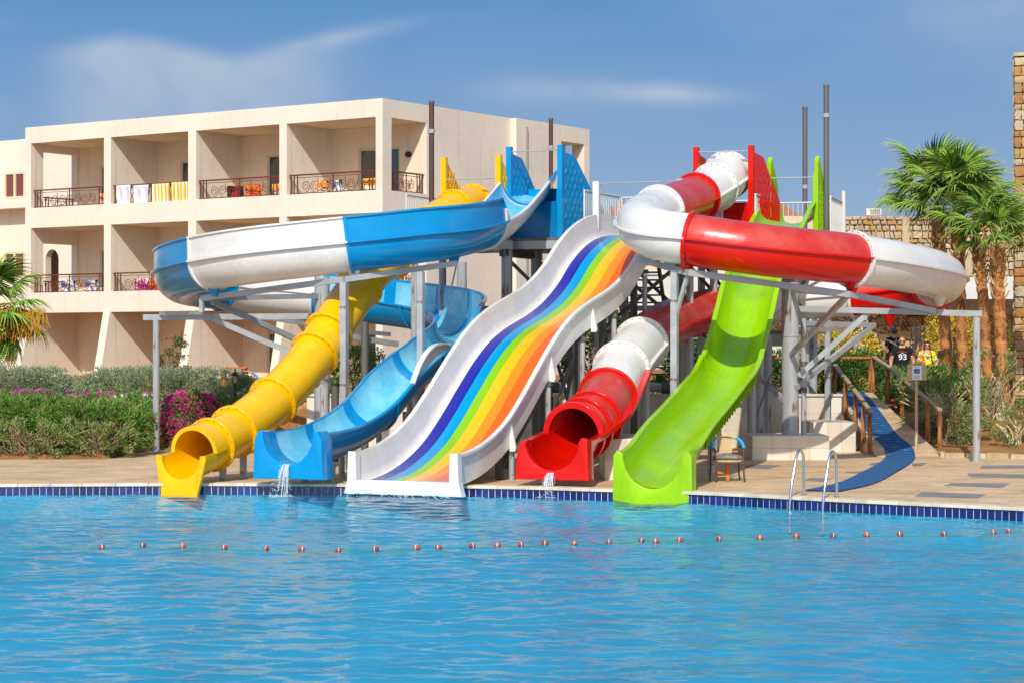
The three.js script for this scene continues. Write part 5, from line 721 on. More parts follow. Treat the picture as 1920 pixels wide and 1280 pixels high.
// ---------------------------------------------------------------- stone tower, stone building and far houses
const stoneGeos = [0, 1, 2, 3, 4, 5].map((k) => { reseed(900 + k); const g = new THREE.BoxGeometry(1, 1, 1, 2, 2, 1), p = g.attributes.position, mem = {}; for (let i = 0; i < p.count; i++) { const key = [p.getX(i), p.getY(i), p.getZ(i)].join(), v = mem[key] ??= [rr(-0.055, 0.055), rr(-0.06, 0.06), rr(-0.12, 0.12)]; const cx = Math.abs(p.getX(i)) > 0.4 && Math.abs(p.getY(i)) > 0.4 ? 0.93 : 1; p.setXYZ(i, p.getX(i) * cx + v[0], p.getY(i) * cx + v[1], p.getZ(i) + v[2] - (cx < 1 ? 0.1 : 0)); } const c = toCreasedNormals(g, 0.5); return metreUV(c); });
const M_stone = ['#cf9a58', '#d8ae72', '#c48c54', '#cfb890', '#dccaa6', '#c0a078', '#d3a566', '#e0bc88'].map((h) => std(h, 0.9, { map: reuse(T_mottle, 0.7), bumpMap: reuse(T_fine, 0.5), bumpScale: 0.012 })), M_mortar = std('#cbb794', 0.95, { map: reuse(T_mottle, 1) });
const M_stonePale = ['#d2b48c', '#dcc4a0', '#c9a478', '#d8bd94', '#cbb08c', '#d9a866', '#e0cdb0', '#d4b890'].map((h) => std(h, 0.92, { map: reuse(T_mottle, 0.7), bumpMap: reuse(T_fine, 0.5), bumpScale: 0.012 }));
function stoneFace(parent, o, ex, w, y0, y1, rowH, sw, limit, name = 'stone', pal = M_stone, gap = 0.02) {          // coursed rubble: o is the lower start, ex the direction along the face
  const n = new THREE.Vector3(-ex.z, 0, ex.x), ry = Math.atan2(-ex.z, ex.x), rest = []; let y = y0, k = 0;
  while (y < y1 - 0.06) { const h = Math.min(rowH * rr(0.7, 1.35), y1 - y); let x = 0; while (x < w - 0.03) { const l = Math.min(sw * rr(0.6, 1.5), w - x), gi = (rnd() * 6) | 0, m = pal[(rnd() * 8) | 0], c = o.clone().addScaledVector(ex, x + l / 2).addScaledVector(n, rr(-0.01, 0.02)); c.y = y + h / 2; const sc = new THREE.Vector3(l - gap, h - gap, 0.16), rz = gap > 0.03 ? rr(-0.16, 0.16) : rr(-0.03, 0.03); if (k++ < limit) { const s = mesh(name, stoneGeos[gi], m, parent); s.position.copy(c); s.scale.copy(sc); s.rotation.set(0, ry, rz); } else rest.push([stoneGeos[gi].clone().applyMatrix4(new THREE.Matrix4().compose(c, new THREE.Quaternion().setFromEuler(new THREE.Euler(0, ry, rz)), sc)), m]); x += l; } y += h; }
  if (rest.length) for (const m of pal) { const q = rest.filter((r) => r[1] === m).map((r) => r[0]); if (q.length) mesh('rubble', merge(q), m, parent).userData.kind = 'stuff'; }
}
reseed(606);
{
  const g = thing('stone_tower', 'tall orange brown stone tower at the right edge', 'tower'), top = 10.2;
  mesh('core', boxAt(0.1, 3.4, -0.3, top - 0.05, -3, -0.1), M_mortar, g);
  stoneFace(g, new THREE.Vector3(0, 0, -0.04), new THREE.Vector3(1, 0, 0), 0.9, 0, top, 0.25, 0.25, 190); stoneFace(g, new THREE.Vector3(0.9, 0, -0.04), new THREE.Vector3(1, 0, 0), 2.5, 0, top, 0.27, 0.3, 0); stoneFace(g, new THREE.Vector3(0.04, 0, -1.7), new THREE.Vector3(0, 0, 1), 1.6, 0, top, 0.27, 0.3, 100);
  mesh('coping', boxAt(-0.02, 3.5, top, top + 0.1, -3.1, 0.02), M_mortar, g); g.position.copy(V(14.62, 0.8, 62)); g.rotation.y = -0.29;
}
{
  const g = thing('stone_building', 'long stone faced building behind the palms', 'building'), d = 88, x0 = 13.4;
  mesh('core', boxAt(x0 + 0.1, x0 + 14, 3.86, 7.85, -d - 6, -d - 0.12), M_mortar, g); mesh('arcade_wall', boxAt(x0 + 0.1, x0 + 14, 0.8, 3.855, -d - 6, -d - 3), M_mortar, g); mesh('stone_pier', boxAt(x0 + 1.62, x0 + 4.78, 0.8, 3.855, -d - 0.6, -d - 0.12), M_mortar, g); stoneFace(g, V(x0, 0, d), new THREE.Vector3(1, 0, 0), 8.4, 5.45, 7.95, 0.25, 0.28, 300, 'stone', M_stonePale, 0.05); stoneFace(g, V(x0 + 8.4, 0, d), new THREE.Vector3(1, 0, 0), 5.6, 5.45, 7.95, 0.25, 0.28, 0, 'stone', M_stonePale, 0.05);
  mesh('white_band', boxAt(x0, x0 + 14, 4.5, 5.44, -d - 0.1, -d + 0.06), M.white2, g); mesh('awning', boxAt(x0 + 1, x0 + 14, 3.85, 4.48, -d - 0.1, -d + 1.4), std('#6d5c49', 0.95, { map: reuse(T_chalkless(), 1) }), g);
  stoneFace(g, V(x0 + 1.6, 0, d), new THREE.Vector3(1, 0, 0), 3.2, 1.0, 3.84, 0.5, 0.6, 120); for (const x of [x0 + 5.8, x0 + 6.9, x0 + 8.3, x0 + 10.5, x0 + 13]) mesh('arcade_post', boxAt(x, x + 0.35, 0.8, 3.855, -d - 0.5, -d - 0.12), M_mortar, g); mesh('column', boxAt(x0 + 0.7, x0 + 1.1, 1, 3.84, -d - 0.1, -d + 1.2), M.white2, g);
  for (let i = 0; i < 4; i++) mesh('pilaster', boxAt(x0 + 2.7 + i * 2.6, x0 + 3.0 + i * 2.6, 5.46, 7.9, -d - 0.05, -d + 0.12), M_mortar, g); rebase(g, V(x0 + 7, 1, d + 3));
  const a = thing('rooftop_unit', 'white louvred air conditioning unit on the stone building roof', 'air conditioner'), p = at(1638, 405, 89.5); mesh('case', box(0.64, 0.3, 0.4, 0.02).translate(p.x, p.y + 0.15, p.z), M.white2, a); for (let i = 0; i < 5; i++) mesh('grille_bar', box(0.012, 0.22, 0.02).translate(p.x - 0.12 + i * 0.09, p.y + 0.16, p.z + 0.205), M.steelDark, a); for (let i = 0; i < 3; i++) mesh('louvre', box(0.4, 0.014, 0.02).translate(p.x + 0.05, p.y + 0.08 + i * 0.075, p.z + 0.213), M.steelDark, a); rebase(a, p);
}
function T_chalkless() { return T_soil; }
{
  const g = thing('white_building', 'low white building seen between the red tube and the green slide', 'building'); mesh('wall', boxAt(4.2, 13.2, 0.8, 5.75, -101, -95), M.white2, g); mesh('roof_edge', boxAt(4.0, 13.3, 5.752, 5.95, -101.2, -94.9), M.white2, g); for (const x of [4.9, 11.1]) { mesh('window', boxAt(x, x + 1.1, 2.6, 3.9, -94.99, -94.96), M_glass, g); } rebase(g, V(8.7, 0.8, 98));
  const h = thing('far_house', 'distant tan house with reddish roofs behind the platform railing', 'house'), R = std('#b9785a', 0.9, { map: reuse(T_mottle, 1) }), W = stucco('#dcc3a2'); mesh('wall', boxAt(4.4, 16.5, 0.8, 9.4, -126, -112), W, h); for (const [x, w] of [[6.2, 3.2], [14.0, 2.6]]) mesh('roof', new THREE.CylinderGeometry(0.15 * w, 0.72 * w, 0.85, 4, 1).rotateY(Math.PI / 4).translate(x, 9.83, -113.8), R, h); for (const x of [5.2, 8, 10.8, 13.6]) { const wi = mesh('window', boxAt(x, x + 1.2, 6.2, 7.7, -112.0, -111.94), M_glass, h); mesh('sill', boxAt(x - 0.1, x + 1.3, 6.1, 6.19, -112, -111.85), W, wi); } rebase(h, V(10, 0.8, 118));
}
{ // planter kerb and rubble at the right, rough stone wall at the left
  reseed(12); const k = thing('planter_kerb', 'row of weathered beige kerb stones edging the right planter', 'kerb'), km = [std('#d2bf9c', 0.9, { map: reuse(T_mottle, 0.5) }), std('#c2ad88', 0.9, { map: reuse(T_mottle, 0.4) })]; const pts = [onLevel(1716, 822, 0), onLevel(1770, 858, 0), onLevel(1850, 858, 0), onLevel(1990, 862, 0)]; for (let s = 0; s < 3; s++) { const a = pts[s], b = pts[s + 1], n = Math.max(2, Math.round(a.distanceTo(b) / 0.55)); for (let i = 0; i < n; i++) { const p = a.clone().lerp(b, (i + 0.06) / n), q = a.clone().lerp(b, (i + 0.94) / n); const h = rr(0.1, 0.14); mesh('kerb_stone', beam(p.setY(h / 2), q.setY(h / 2), 0.14, h), km[(rnd() * 2) | 0], k); } } rebase(k, pts[1]);
  const w = thing('rubble_wall', 'low rough stone wall behind the yellow tube', 'wall'); mesh('core', boxAt(X(558, 54.5) , X(602, 54.5) , 0, 1.3, -54.9, -54.56), M_mortar, w); stoneFace(w, V(X(558, 54.5) - 0.06, 0, 54.5), new THREE.Vector3(1, 0, 0), 0.72, 0, 1.34, 0.24, 0.26, 60); rebase(w, V(X(580, 54.5), 0, 54.6));
  const r = thing('garden_rock', 'pale boulder at the foot of the grey pole', 'rock'); const rg = new THREE.IcosahedronGeometry(0.42, 3), p = rg.attributes.position; for (let i = 0; i < p.count; i++) { const v = new THREE.Vector3().fromBufferAttribute(p, i), f = 0.8 + 0.5 * fbm((v.x + 1) / 2, (v.y + v.z + 2) / 4, 4, 4, 33); p.setXYZ(i, v.x * f * 1.35, v.y * f * 0.75, v.z * f); } rg.computeVertexNormals(); mesh('stone', metreUV(rg).translate(X(272, 53.1), 0.2, -53.1), std('#cdb691', 0.95, { map: reuse(T_soil, 0.8), bumpMap: reuse(T_fine, 0.3), bumpScale: 0.01 }), r); rebase(r, V(X(272, 53.1), 0, 53.1));
}
// ---------------------------------------------------------------- small things
{ // wooden ramp rails
  const wood = [0, 1].map((k) => { const t = tex(128, 256, (u, v) => { const n = fbm(u, v, 10, 4, 300 + k, 3), s = sstep(0.55, 0.7, fbm(u, v, 4, 4, 310 + k)); return [lerp(0.62, 0.40, s) + (n - 0.5) * 0.3, lerp(0.40, 0.24, s) + (n - 0.5) * 0.22, lerp(0.20, 0.13, s) + (n - 0.5) * 0.15]; }); t.repeat.set(3, 0.8); return std('#ffffff', 0.85, { map: t, bumpMap: t, bumpScale: 0.004 }); }), capM = std('#b59a78', 0.85, { map: reuse(T_mottle, 0.4) });
  for (const [side, lab, ds] of [[1, 'wooden handrail on the right of the ramp, below the people', [50.0, 51.3, 52.7, 54.3, 56.2, 58.2]], [-1, 'wooden handrail on the left of the ramp, beside the steps', [49.9, 51.0, 52.4, 54.2, 56.4]]]) {
    const g = thing('ramp_handrail', lab, 'handrail'), xx = (d) => side > 0 ? lerp(10.06, 9.86, (d - 49) / 9.5) : lerp(8.36, 8.6, (d - 49) / 9.5), tops = [];
    ds.forEach((d, i) => { const y = rampY(d) - 0.02, p = V(xx(d), y, d), t = V(xx(d), y + 0.95, d); tops.push(t); mesh('post', beam(p, t, 0.085, 0.1), wood[i % 2], g); if (i) { mesh('rail', beam(tops[i - 1].clone().setY(tops[i - 1].y + 0.035), t.clone().setY(t.y + 0.035), 0.11, 0.05), capM, g); } }); rebase(g, V(xx(54), rampY(54), 54));
  }
  const g = thing('ramp_handrail', 'wooden rail across the top of the ramp before the dark hedge', 'handrail'); const y = rampY(58.4); for (const x of [6.9, 8.2, 9.86]) mesh('post', beam(V(x, y, 58.6), V(x, y + 0.92, 58.6), 0.1, 0.12), wood[0], g); mesh('rail', beam(V(6.6, y + 0.95, 58.6), V(9.9, y + 0.95, 58.6), 0.16, 0.06), wood[1], g); rebase(g, V(8.3, y, 58.6));
}
{ // notice on a post
  const g = thing('notice_sign', 'small notice board on a wooden post beside the ramp', 'sign'), p = V(X(1719, 50.3), 0.15, 50.3), W = std('#cdb38c', 0.8, { map: reuse(T_mottle, 0.4) }), cy = 2.55 - 48 * 50.3 / FOCAL; mesh('post', beam(p, p.clone().setY(cy), 0.06, 0.06), W, g); mesh('board', box(0.46, 0.36, 0.03, 0.006).translate(p.x, cy, p.z + 0.045), W, g);
  const cv = document.createElement('canvas'); cv.width = 128; cv.height = 192; const c = cv.getContext('2d'); c.fillStyle = '#dfe3ea'; c.fillRect(0, 0, 128, 192); c.fillStyle = '#19506e'; c.fillRect(24, 44, 80, 62); c.fillStyle = '#3f8fae'; c.beginPath(); c.ellipse(66, 76, 26, 16, 0, 0, 7); c.fill(); c.fillStyle = '#9aa6b4'; for (const [x, y, w] of [[30, 14, 68], [24, 26, 80], [36, 122, 30], [74, 122, 26]]) c.fillRect(x, y, w, 6); c.fillStyle = '#5c7f94'; for (const [x, y, w] of [[20, 142, 88], [28, 158, 72], [20, 172, 84]]) c.fillRect(x, y, w, 7); const t = new THREE.CanvasTexture(cv); t.colorSpace = THREE.SRGBColorSpace; mesh('notice', new THREE.PlaneGeometry(0.22, 0.33).translate(p.x, cy, p.z + 0.064), std('#ffffff', 0.6, { map: t }), g); rebase(g, p);
}
{ // pool ladder: two chrome handles
  for (const [px, lab] of [[1495, 'left chrome handle of the pool ladder'], [1551, 'right chrome handle of the pool ladder']]) {
    const g = thing('ladder_handle', lab, 'pool ladder', 'chrome ladder handles'), x = X(px, 35.6), e = V(x, 0, edgeDepth(x)), n = new THREE.Vector3(0.5, 0, -0.86), P = (s, y) => e.clone().addScaledVector(n, s).setY(y), b = P(0.52, 0);
    mesh('grab_rail', tubeOf([b, P(0.52, 0.5), P(0.5, 0.66), P(0.42, 0.76), P(0.3, 0.78), P(0.2, 0.7), P(0.1, 0.5), P(-0.04, 0.15), P(-0.1, -0.1), P(-0.11, -0.35), P(-0.11, -0.6)], 0.024, 70, 10), M.chrome, g); mesh('base_flange', pipe(b.clone().setY(0.003), b.clone().setY(0.03), 0.05, 14), M.chrome, g); rebase(g, b);
  }
}
function caneChair(name, label, pos, turn, full) {
  const g = thing(name, label, 'chair'), frame = std('#5a3a26', 0.6), cane = std('#d9b98a', 0.8, { map: reuse(T_mottle, 0.2) }), orange = std('#c5762e', 0.7), tape = std('#1c9bd0', 0.5), pad = std('#b9b2a8', 0.95, { map: tex(128, 128, (u, v) => 0.55 + 0.5 * (fbm(u, v, 20, 3, 400) > 0.5 ? 1 : 0.3) * fbm(u, v, 6, 3, 401)) });
  for (const [x, z] of [[-0.26, 0.24], [0.26, 0.24], [-0.27, -0.22], [0.27, -0.22]]) mesh('leg', tubeOf([new THREE.Vector3(x * 1.08, 0, z * 1.05), new THREE.Vector3(x, 0.3, z), new THREE.Vector3(x * 1.06, z > 0 ? 0.62 : 0.68, z * 0.8)], 0.017, 10, 7), frame, g);
  mesh('seat', new THREE.CylinderGeometry(0.30, 0.29, 0.04, 24).scale(1, 1, 0.9).translate(0, 0.40, 0.02), cane, g); mesh('cushion', new THREE.SphereGeometry(1, 24, 12).scale(0.29, 0.065, 0.26).translate(0, 0.46, 0.02), pad, g);
  const arm = []; for (let i = 0; i <= 16; i++) { const a = lerp(-0.35, Math.PI + 0.35, i / 16); arm.push(new THREE.Vector3(Math.cos(a) * 0.31, 0.62 + 0.24 * Math.pow(Math.max(0, Math.sin(a)), 0.7), -Math.sin(a) * 0.24 + 0.05)); }
  mesh('arm_hoop', tubeOf(arm, 0.026, 40, 8), cane, g); mesh('arm_wrap', tubeOf(arm.slice(1, 6), 0.033, 16, 8), tape, g); mesh('arm_wrap', tubeOf(arm.slice(11, 16), 0.033, 16, 8), tape, g);
  const bk = new THREE.BoxGeometry(0.25, 0.34, 0.02, 6, 6, 1), p = bk.attributes.position; for (let i = 0; i < p.count; i++) p.setZ(i, p.getZ(i) - 0.03 * Math.cos(p.getX(i) * 6)); bk.computeVertexNormals(); mesh('woven_back', bk.rotateX(-0.1).translate(0, 0.7, -0.17), cane, g);
  mesh('cross_bar', box(0.5, 0.03, 0.02).translate(0, 0.56, -0.2), orange, g); mesh('front_brace', box(0.07, 0.38, 0.05, 0.01).translate(0.02, 0.2, -0.06), orange, g); mesh('foot_bar', box(0.42, 0.025, 0.03).translate(0.02, 0.1, -0.1), cane, g); mesh('short_bar', box(0.16, 0.06, 0.04, 0.01).translate(-0.1, 0.17, -0.05), orange, g);
  g.position.copy(pos); g.rotation.y = turn; return g;
}
caneChair('cane_chair', 'cane armchair wrapped in blue tape on the deck beside the green slide', onLevel(1364, 902, 0.0), 0.12);
caneChair('cane_chair', 'rattan chair at the right end of the long grey hedge', V(X(468, 59.5), gardenY(X(468, 59.5), 59.5) + 0.05, 59.5), 0.9);
for (const [px, lab] of [[265, 'orange wooden table behind the long hedge, nearer the pole'], [440, 'orange wooden table behind the right end of the long hedge']]) { const g = thing('terrace_table', lab, 'table', 'tables on the hotel terrace'), x = X(px, 63), y = gardenY(x, 63), m = std('#c86a2a', 0.7); mesh('table_top', box(0.72, 0.05, 0.6, 0.01).translate(x, 1.93, -63), m, g); for (const [i, j] of [[-1, -1], [1, -1], [-1, 1], [1, 1]]) mesh('leg', boxAt(x + i * 0.3 - 0.025, x + i * 0.3 + 0.025, y - 0.03, 1.905, -63 + j * 0.24 - 0.025, -63 + j * 0.24 + 0.025), m, g); rebase(g, V(x, y, 63)); }
{ // garden lamp
  const g = thing('garden_lamp', 'small black garden lantern on a post beside the yellow tube', 'lamp'), x = X(440, 54.2), d = 54.2, y = gardenY(x, d) - 0.02, k = std('#1c1b1a', 0.5), B = (yy) => V(x, yy, d), top = EYE - 52 * d / FOCAL; mesh('post', pipe(B(y), B(top - 0.2), 0.03, 10), k, g); mesh('base', pipe(B(y), B(y + 0.2), 0.06, 10, 0.04), k, g); mesh('lantern_glass', pipe(B(top - 0.2), B(top - 0.04), 0.05, 6, 0.075), phys('#c9b48a', 0.2), g); for (let i = 0; i < 6; i++) { const a = i * Math.PI / 3; mesh('lantern_bar', pipe(V(x + Math.cos(a) * 0.054, top - 0.2, d + Math.sin(a) * 0.054), V(x + Math.cos(a) * 0.08, top - 0.03, d + Math.sin(a) * 0.08), 0.007, 5), k, g); } mesh('cap', new THREE.ConeGeometry(0.12, 0.13, 6).translate(x, top + 0.035, -d), k, g); mesh('finial', new THREE.SphereGeometry(0.022, 8, 6).translate(x, top + 0.11, -d), k, g); rebase(g, B(y));
}
{ // rope with red floats
  const B = [[190, 1022], [268, 1023], [343, 1024], [421, 1027], [499, 1029], [565, 1030], [634, 1032], [704, 1030], [781, 1027], [822, 1027], [885, 1024], [932, 1023], [976, 1022], [1022, 1019], [1077, 1019], [1141, 1017], [1203, 1014], [1230, 1015], [1275, 1013], [1348, 1011], [1425, 1009], [1494, 1006], [1562, 1005], [1625, 1003], [1688, 1002], [1770, 1002], [1864, 998], [1891, 996]].map(([x, y]) => onLevel(x, y, WATER + 0.012));
  const rope = [V(-11.5, WATER - 0.01, 29.6), ...B.map((p) => p.clone().setY(WATER - 0.004)), V(10.5, WATER - 0.01, 33)]; solo('float_rope', tubeOf(rope, 0.009, 220, 5), std('#1f8f7a', 0.7), 'thin green rope strung across the pool through the red floats', 'rope');
  reseed(55); const fm = ['#b8452e', '#a83a28', '#c4553a'].map((h) => std(h, 0.6, { map: reuse(T_mottle, 0.1) })), fg = new THREE.CapsuleGeometry(0.03, 0.03, 6, 12).rotateZ(Math.PI / 2);
  const ORD = ['first', 'second', 'third', 'fourth', 'fifth', 'sixth', 'seventh', 'eighth', 'ninth', 'tenth', 'eleventh', 'twelfth', 'thirteenth', 'fourteenth'];
  B.forEach((p, i) => { const g = thing('rope_float', i === 0 ? 'half sunk red float at the left end of the green rope' : i < 14 ? `red plastic float on the green rope, ${ORD[i]} from the left end` : `red plastic float on the green rope, ${ORD[27 - i]} from the right end`, 'float', 'red floats on the pool rope'); mesh('float_body', fg, fm[i % 3], g); mesh('float_band', new THREE.TorusGeometry(0.031, 0.006, 6, 14).rotateY(Math.PI / 2), M.white2, g); g.position.copy(p); g.position.y += i === 0 ? -0.02 : 0.012; g.rotation.set(rr(-0.3, 0.3), rr(-0.6, 0.6), rr(-0.2, 0.2)); g.scale.setScalar(rr(0.95, 1.2)); });
}
{ // spilling water
  const M_w = phys('#eef6fa', 0.08, { transmission: 0.55, thickness: 0, ior: 1.33 }), drop = new THREE.SphereGeometry(1, 6, 5);
  const spill = (label, o, d, w, y0, vx, n, sd, cord = 0) => {
    reseed(sd); const l = [];
    const path = (u, k, t) => spot(o, d, -(vx * t) * (1 + k * 0.5), u * (0.7 + 0.8 * t), lerp(y0, WATER, t * t));
    for (let i = 0; i < cord; i++) { const u = rr(-w, w), k = rr(-0.4, 0.6), t0 = rr(0, 0.25), t1 = rr(0.55, 1), pts = []; for (let j = 0; j <= 6; j++) { const p = path(u, k, lerp(t0, t1, j / 6)); p.x += rr(-0.006, 0.006); pts.push(p); } l.push(tubeOf(pts, rr(0.003, 0.008), 8, 5)); }
    for (let i = 0; i < n; i++) { const t = Math.pow(rnd(), 0.6), p = path(rr(-w, w) * (1 + 0.7 * t), rr(-1, 1.6), t), r = rr(0.002, 0.006); p.y += rr(-0.02, 0.05) * t; l.push(drop.clone().scale(r, r * rr(1, 2.4), r).translate(p.x, p.y, p.z)); }
    for (let i = 0; i < n * 0.4; i++) { const a = rr(0, 6.28), q = Math.sqrt(rnd()) * (w + 0.16), p = spot(o, d, -vx + Math.sin(a) * q * 0.8, Math.cos(a) * q, WATER + rr(0, 0.03)), r = rr(0.003, 0.009); l.push(drop.clone().scale(r * 2.2, r * 0.6, r * 2.2).translate(p.x, p.y, p.z)); }
    const g = thing('water_spill', label, 'water'); mesh('droplets', merge(l), M_w, g).userData.kind = 'stuff'; rebase(g, spot(o, d, -vx, 0, WATER));
  };
  spill('water pouring off the lip of the blue slide', spot(blO, blD, -0.27, -0.02, 0), blD, 0.08, 0.4, 0.22, 420, 1, 34); spill('water splashing off the lip of the red slide', rdPts[rdPts.length - 1].clone().addScaledVector(rdD.a, -0.32).setY(0), rdD, 0.07, 0.26, 0.2, 320, 2, 26); spill('thin curtain of drops falling under the rainbow slide lip', spot(rbO, rbD, -0.36, 0, 0), rbD, 0.95, -0.06, 0.08, 260, 3, 40);
}
// ---------------------------------------------------------------- people
function field(R, S, C, fn, mat) {                              // meshes fn(x, y, z) = 0 inside the box centre C, half size S
  const mc = new MarchingCubes(R, mat, false, false, 120000), h = R / 2; mc.isolation = 0;
  for (let k = 0; k < R; k++) for (let j = 0; j < R; j++) for (let i = 0; i < R; i++) mc.field[k * R * R + j * R + i] = -fn(C[0] + (i - h) / h * S[0], C[1] + (j - h) / h * S[1], C[2] + (k - h) / h * S[2]);
  mc.update(); const n = mc.count, pos = new Float32Array(n * 3);
  for (let i = 0; i < n; i++) { pos[3 * i] = C[0] + mc.positionArray[3 * i] * S[0]; pos[3 * i + 1] = C[1] + mc.positionArray[3 * i + 1] * S[1]; pos[3 * i + 2] = C[2] + mc.positionArray[3 * i + 2] * S[2]; }
  const g = new THREE.BufferGeometry(); g.setAttribute('position', new THREE.BufferAttribute(pos, 3)); g.computeVertexNormals(); return metreUV(toCreasedNormals(g, 1.4));
}
const cap = (a, b, ra, rb) => (x, y, z) => { const bx = b[0] - a[0], by = b[1] - a[1], bz = b[2] - a[2], t = clamp(((x - a[0]) * bx + (y - a[1]) * by + (z - a[2]) * bz) / (bx * bx + by * by + bz * bz)); return Math.hypot(x - a[0] - bx * t, y - a[1] - by * t, z - a[2] - bz * t) - (ra + (rb - ra) * t); };
const ell = (c, r) => (x, y, z) => { const k = Math.hypot((x - c[0]) / r[0], (y - c[1]) / r[1], (z - c[2]) / r[2]); return (k - 1) * Math.min(...r); };
const union = (l, k = 0.02) => (x, y, z) => { let d = 1e3; for (const f of l) { const e = f(x, y, z), h = clamp(0.5 + 0.5 * (d - e) / k); d = lerp(d, e, h) - k * h * (1 - h); } return d; };
const flat = (k) => (f) => (x, y, z) => f(x, y, z * k);
function person(label, pos, H, yaw, o) {
  const g = thing('person', label, 'person'), skin = std(o.skin, 0.6), s = H, w = o.wide ?? 1;
  const J = { hipL: [-0.052 * w, 0.52, 0], hipR: [0.052 * w, 0.52, 0], knL: [-0.056, 0.285, 0.02 + o.step], knR: [0.056, 0.285, 0.015 - o.step * 0.4], anL: [-0.058, 0.045, o.step], anR: [0.058, 0.045, -o.step], shL: [-0.1 * w, 0.79, 0], shR: [0.1 * w, 0.79, 0], elL: o.elL ?? [-0.15 * w, 0.635, -0.01], elR: o.elR ?? [0.15 * w, 0.635, -0.01], wrL: o.wrL ?? [-0.155 * w, 0.5, 0.045], wrR: o.wrR ?? [0.155 * w, 0.5, 0.045] };
  const torso = [flat(1.35)(cap([0, 0.56, 0], [0, 0.66, 0], 0.085 * w, 0.08 * w)), flat(1.3)(cap([0, 0.66, 0], [0, 0.77, 0], 0.082 * w, 0.093 * w)), cap(J.shL, J.shR, 0.036, 0.036), flat(1.2)(cap([-0.035, 0.53, 0], [0.035, 0.53, 0], 0.075 * w, 0.075 * w))];
  const upper = [cap(J.shL, J.elL, 0.036 * w, 0.027 * w), cap(J.shR, J.elR, 0.036 * w, 0.027 * w)], fore = [], legs = [cap(J.hipL, J.knL, 0.056, 0.036), cap(J.hipR, J.knR, 0.056, 0.036), cap(J.knL, J.anL, 0.035, 0.021), cap(J.knR, J.anR, 0.035, 0.021), cap([J.anL[0], 0.022, J.anL[2] - 0.012], [J.anL[0] - 0.012, 0.016, J.anL[2] + 0.085], 0.022, 0.016), cap([J.anR[0], 0.022, J.anR[2] - 0.012], [J.anR[0] + 0.012, 0.016, J.anR[2] + 0.085], 0.022, 0.016)];
  for (const [e, q, k] of [[J.elL, J.wrL, -1], [J.elR, J.wrR, 1]]) {
    fore.push(cap(e, q, 0.027 * w, 0.017)); const d = [q[0] - e[0], q[1] - e[1], q[2] - e[2]], L = Math.hypot(...d), u = d.map((v) => v / L), pt = (a, sd, fw) => [q[0] + u[0] * a + sd * 0.5 * Math.abs(u[1]) + 0, q[1] + u[1] * a + sd * Math.abs(u[2]) * 0.3, q[2] + u[2] * a + fw];
    fore.push(cap(q, pt(0.05, 0, 0.004), 0.017, 0.021)); for (let i = 0; i < 4; i++) { const z = (i - 1.5) * 0.011, len = [0.05, 0.058, 0.055, 0.042][i]; fore.push(cap(pt(0.05, 0, z), pt(0.05 + len * 0.55, -k * 0.006, z + 0.004), 0.0058, 0.0054), cap(pt(0.05 + len * 0.55, -k * 0.006, z + 0.004), pt(0.05 + len, -k * 0.022, z + 0.01), 0.0054, 0.0045)); } fore.push(cap(pt(0.015, 0, 0.014), pt(0.055, -k * 0.012, 0.036), 0.0075, 0.006));
  }
  const hy = 0.935, head = [ell([0, hy, 0], [0.046, 0.064, 0.056]), ell([0, hy - 0.032, 0.012], [0.036, 0.038, 0.042]), cap([0, 0.83, -0.008], [0, 0.885, -0.004], 0.034 * w, 0.031), cap([0, hy + 0.002, 0.05], [0, hy - 0.016, 0.064], 0.007, 0.010), ell([-0.048, hy - 0.006, -0.002], [0.008, 0.016, 0.011]), ell([0.048, hy - 0.006, -0.002], [0.008, 0.016, 0.011]), ell([0, hy - 0.034, 0.05], [0.014, 0.005, 0.006])];
  const all = union([...torso, ...upper, ...fore, ...legs, ...head], 0.014); const S = [0.24 * s, 0.53 * s, 0.2 * s], C = [0, 0.5 * s, 0.02 * s], sc = (f) => (x, y, z) => f(x / s, y / s, z / s) * s;
  mesh('body', field(o.res ?? 92, S, C, sc(all), skin), skin, g);
  const body2 = union([...torso, ...upper], 0.02), cloth = (nm, f, col, y0, y1, mt) => mesh(nm, field(64, [0.24 * s, (y1 - y0) * 0.55 * s, 0.2 * s], [0, (y0 + y1) / 2 * s, 0], sc(f), mt ?? std(col, 0.9)), mt ?? std(col, 0.9, { map: reuse(T_mottle, 0.3) }), g);
  const sleeve = o.sleeve ?? 0.7;
  if (o.dress) { const sk = union([...torso, ...upper, cap([0, 0.5, 0], [0, 0.26, 0.01], 0.085, 0.125)], 0.03); cloth('dress', (x, y, z) => Math.max(sk(x, y, z) - 0.011 - 0.004 * Math.sin(x * 90 + z * 60) * (y < 0.6 ? 1 : 0), 0.24 - y, Math.abs(x) < 0.055 ? y - 0.815 : -1, Math.abs(x) > 0.12 ? 0.66 - y : -1), o.shirt, 0.22, 0.85, o.dressMat); }
  else { cloth('shirt', (x, y, z) => Math.max(body2(x, y, z) - 0.009, 0.515 - y, Math.abs(x) < 0.05 ? y - 0.833 : -1, Math.abs(x) > 0.115 * w ? sleeve - y : -1), o.shirt, 0.5, 0.86); const lg = union([...legs.slice(0, o.short ? 2 : 4), torso[3]], 0.02); cloth('trousers', (x, y, z) => Math.max(lg(x, y, z) - 0.011, (o.short ?? 0.06) - y, y - 0.55), o.pants, o.short ?? 0.04, 0.57); }
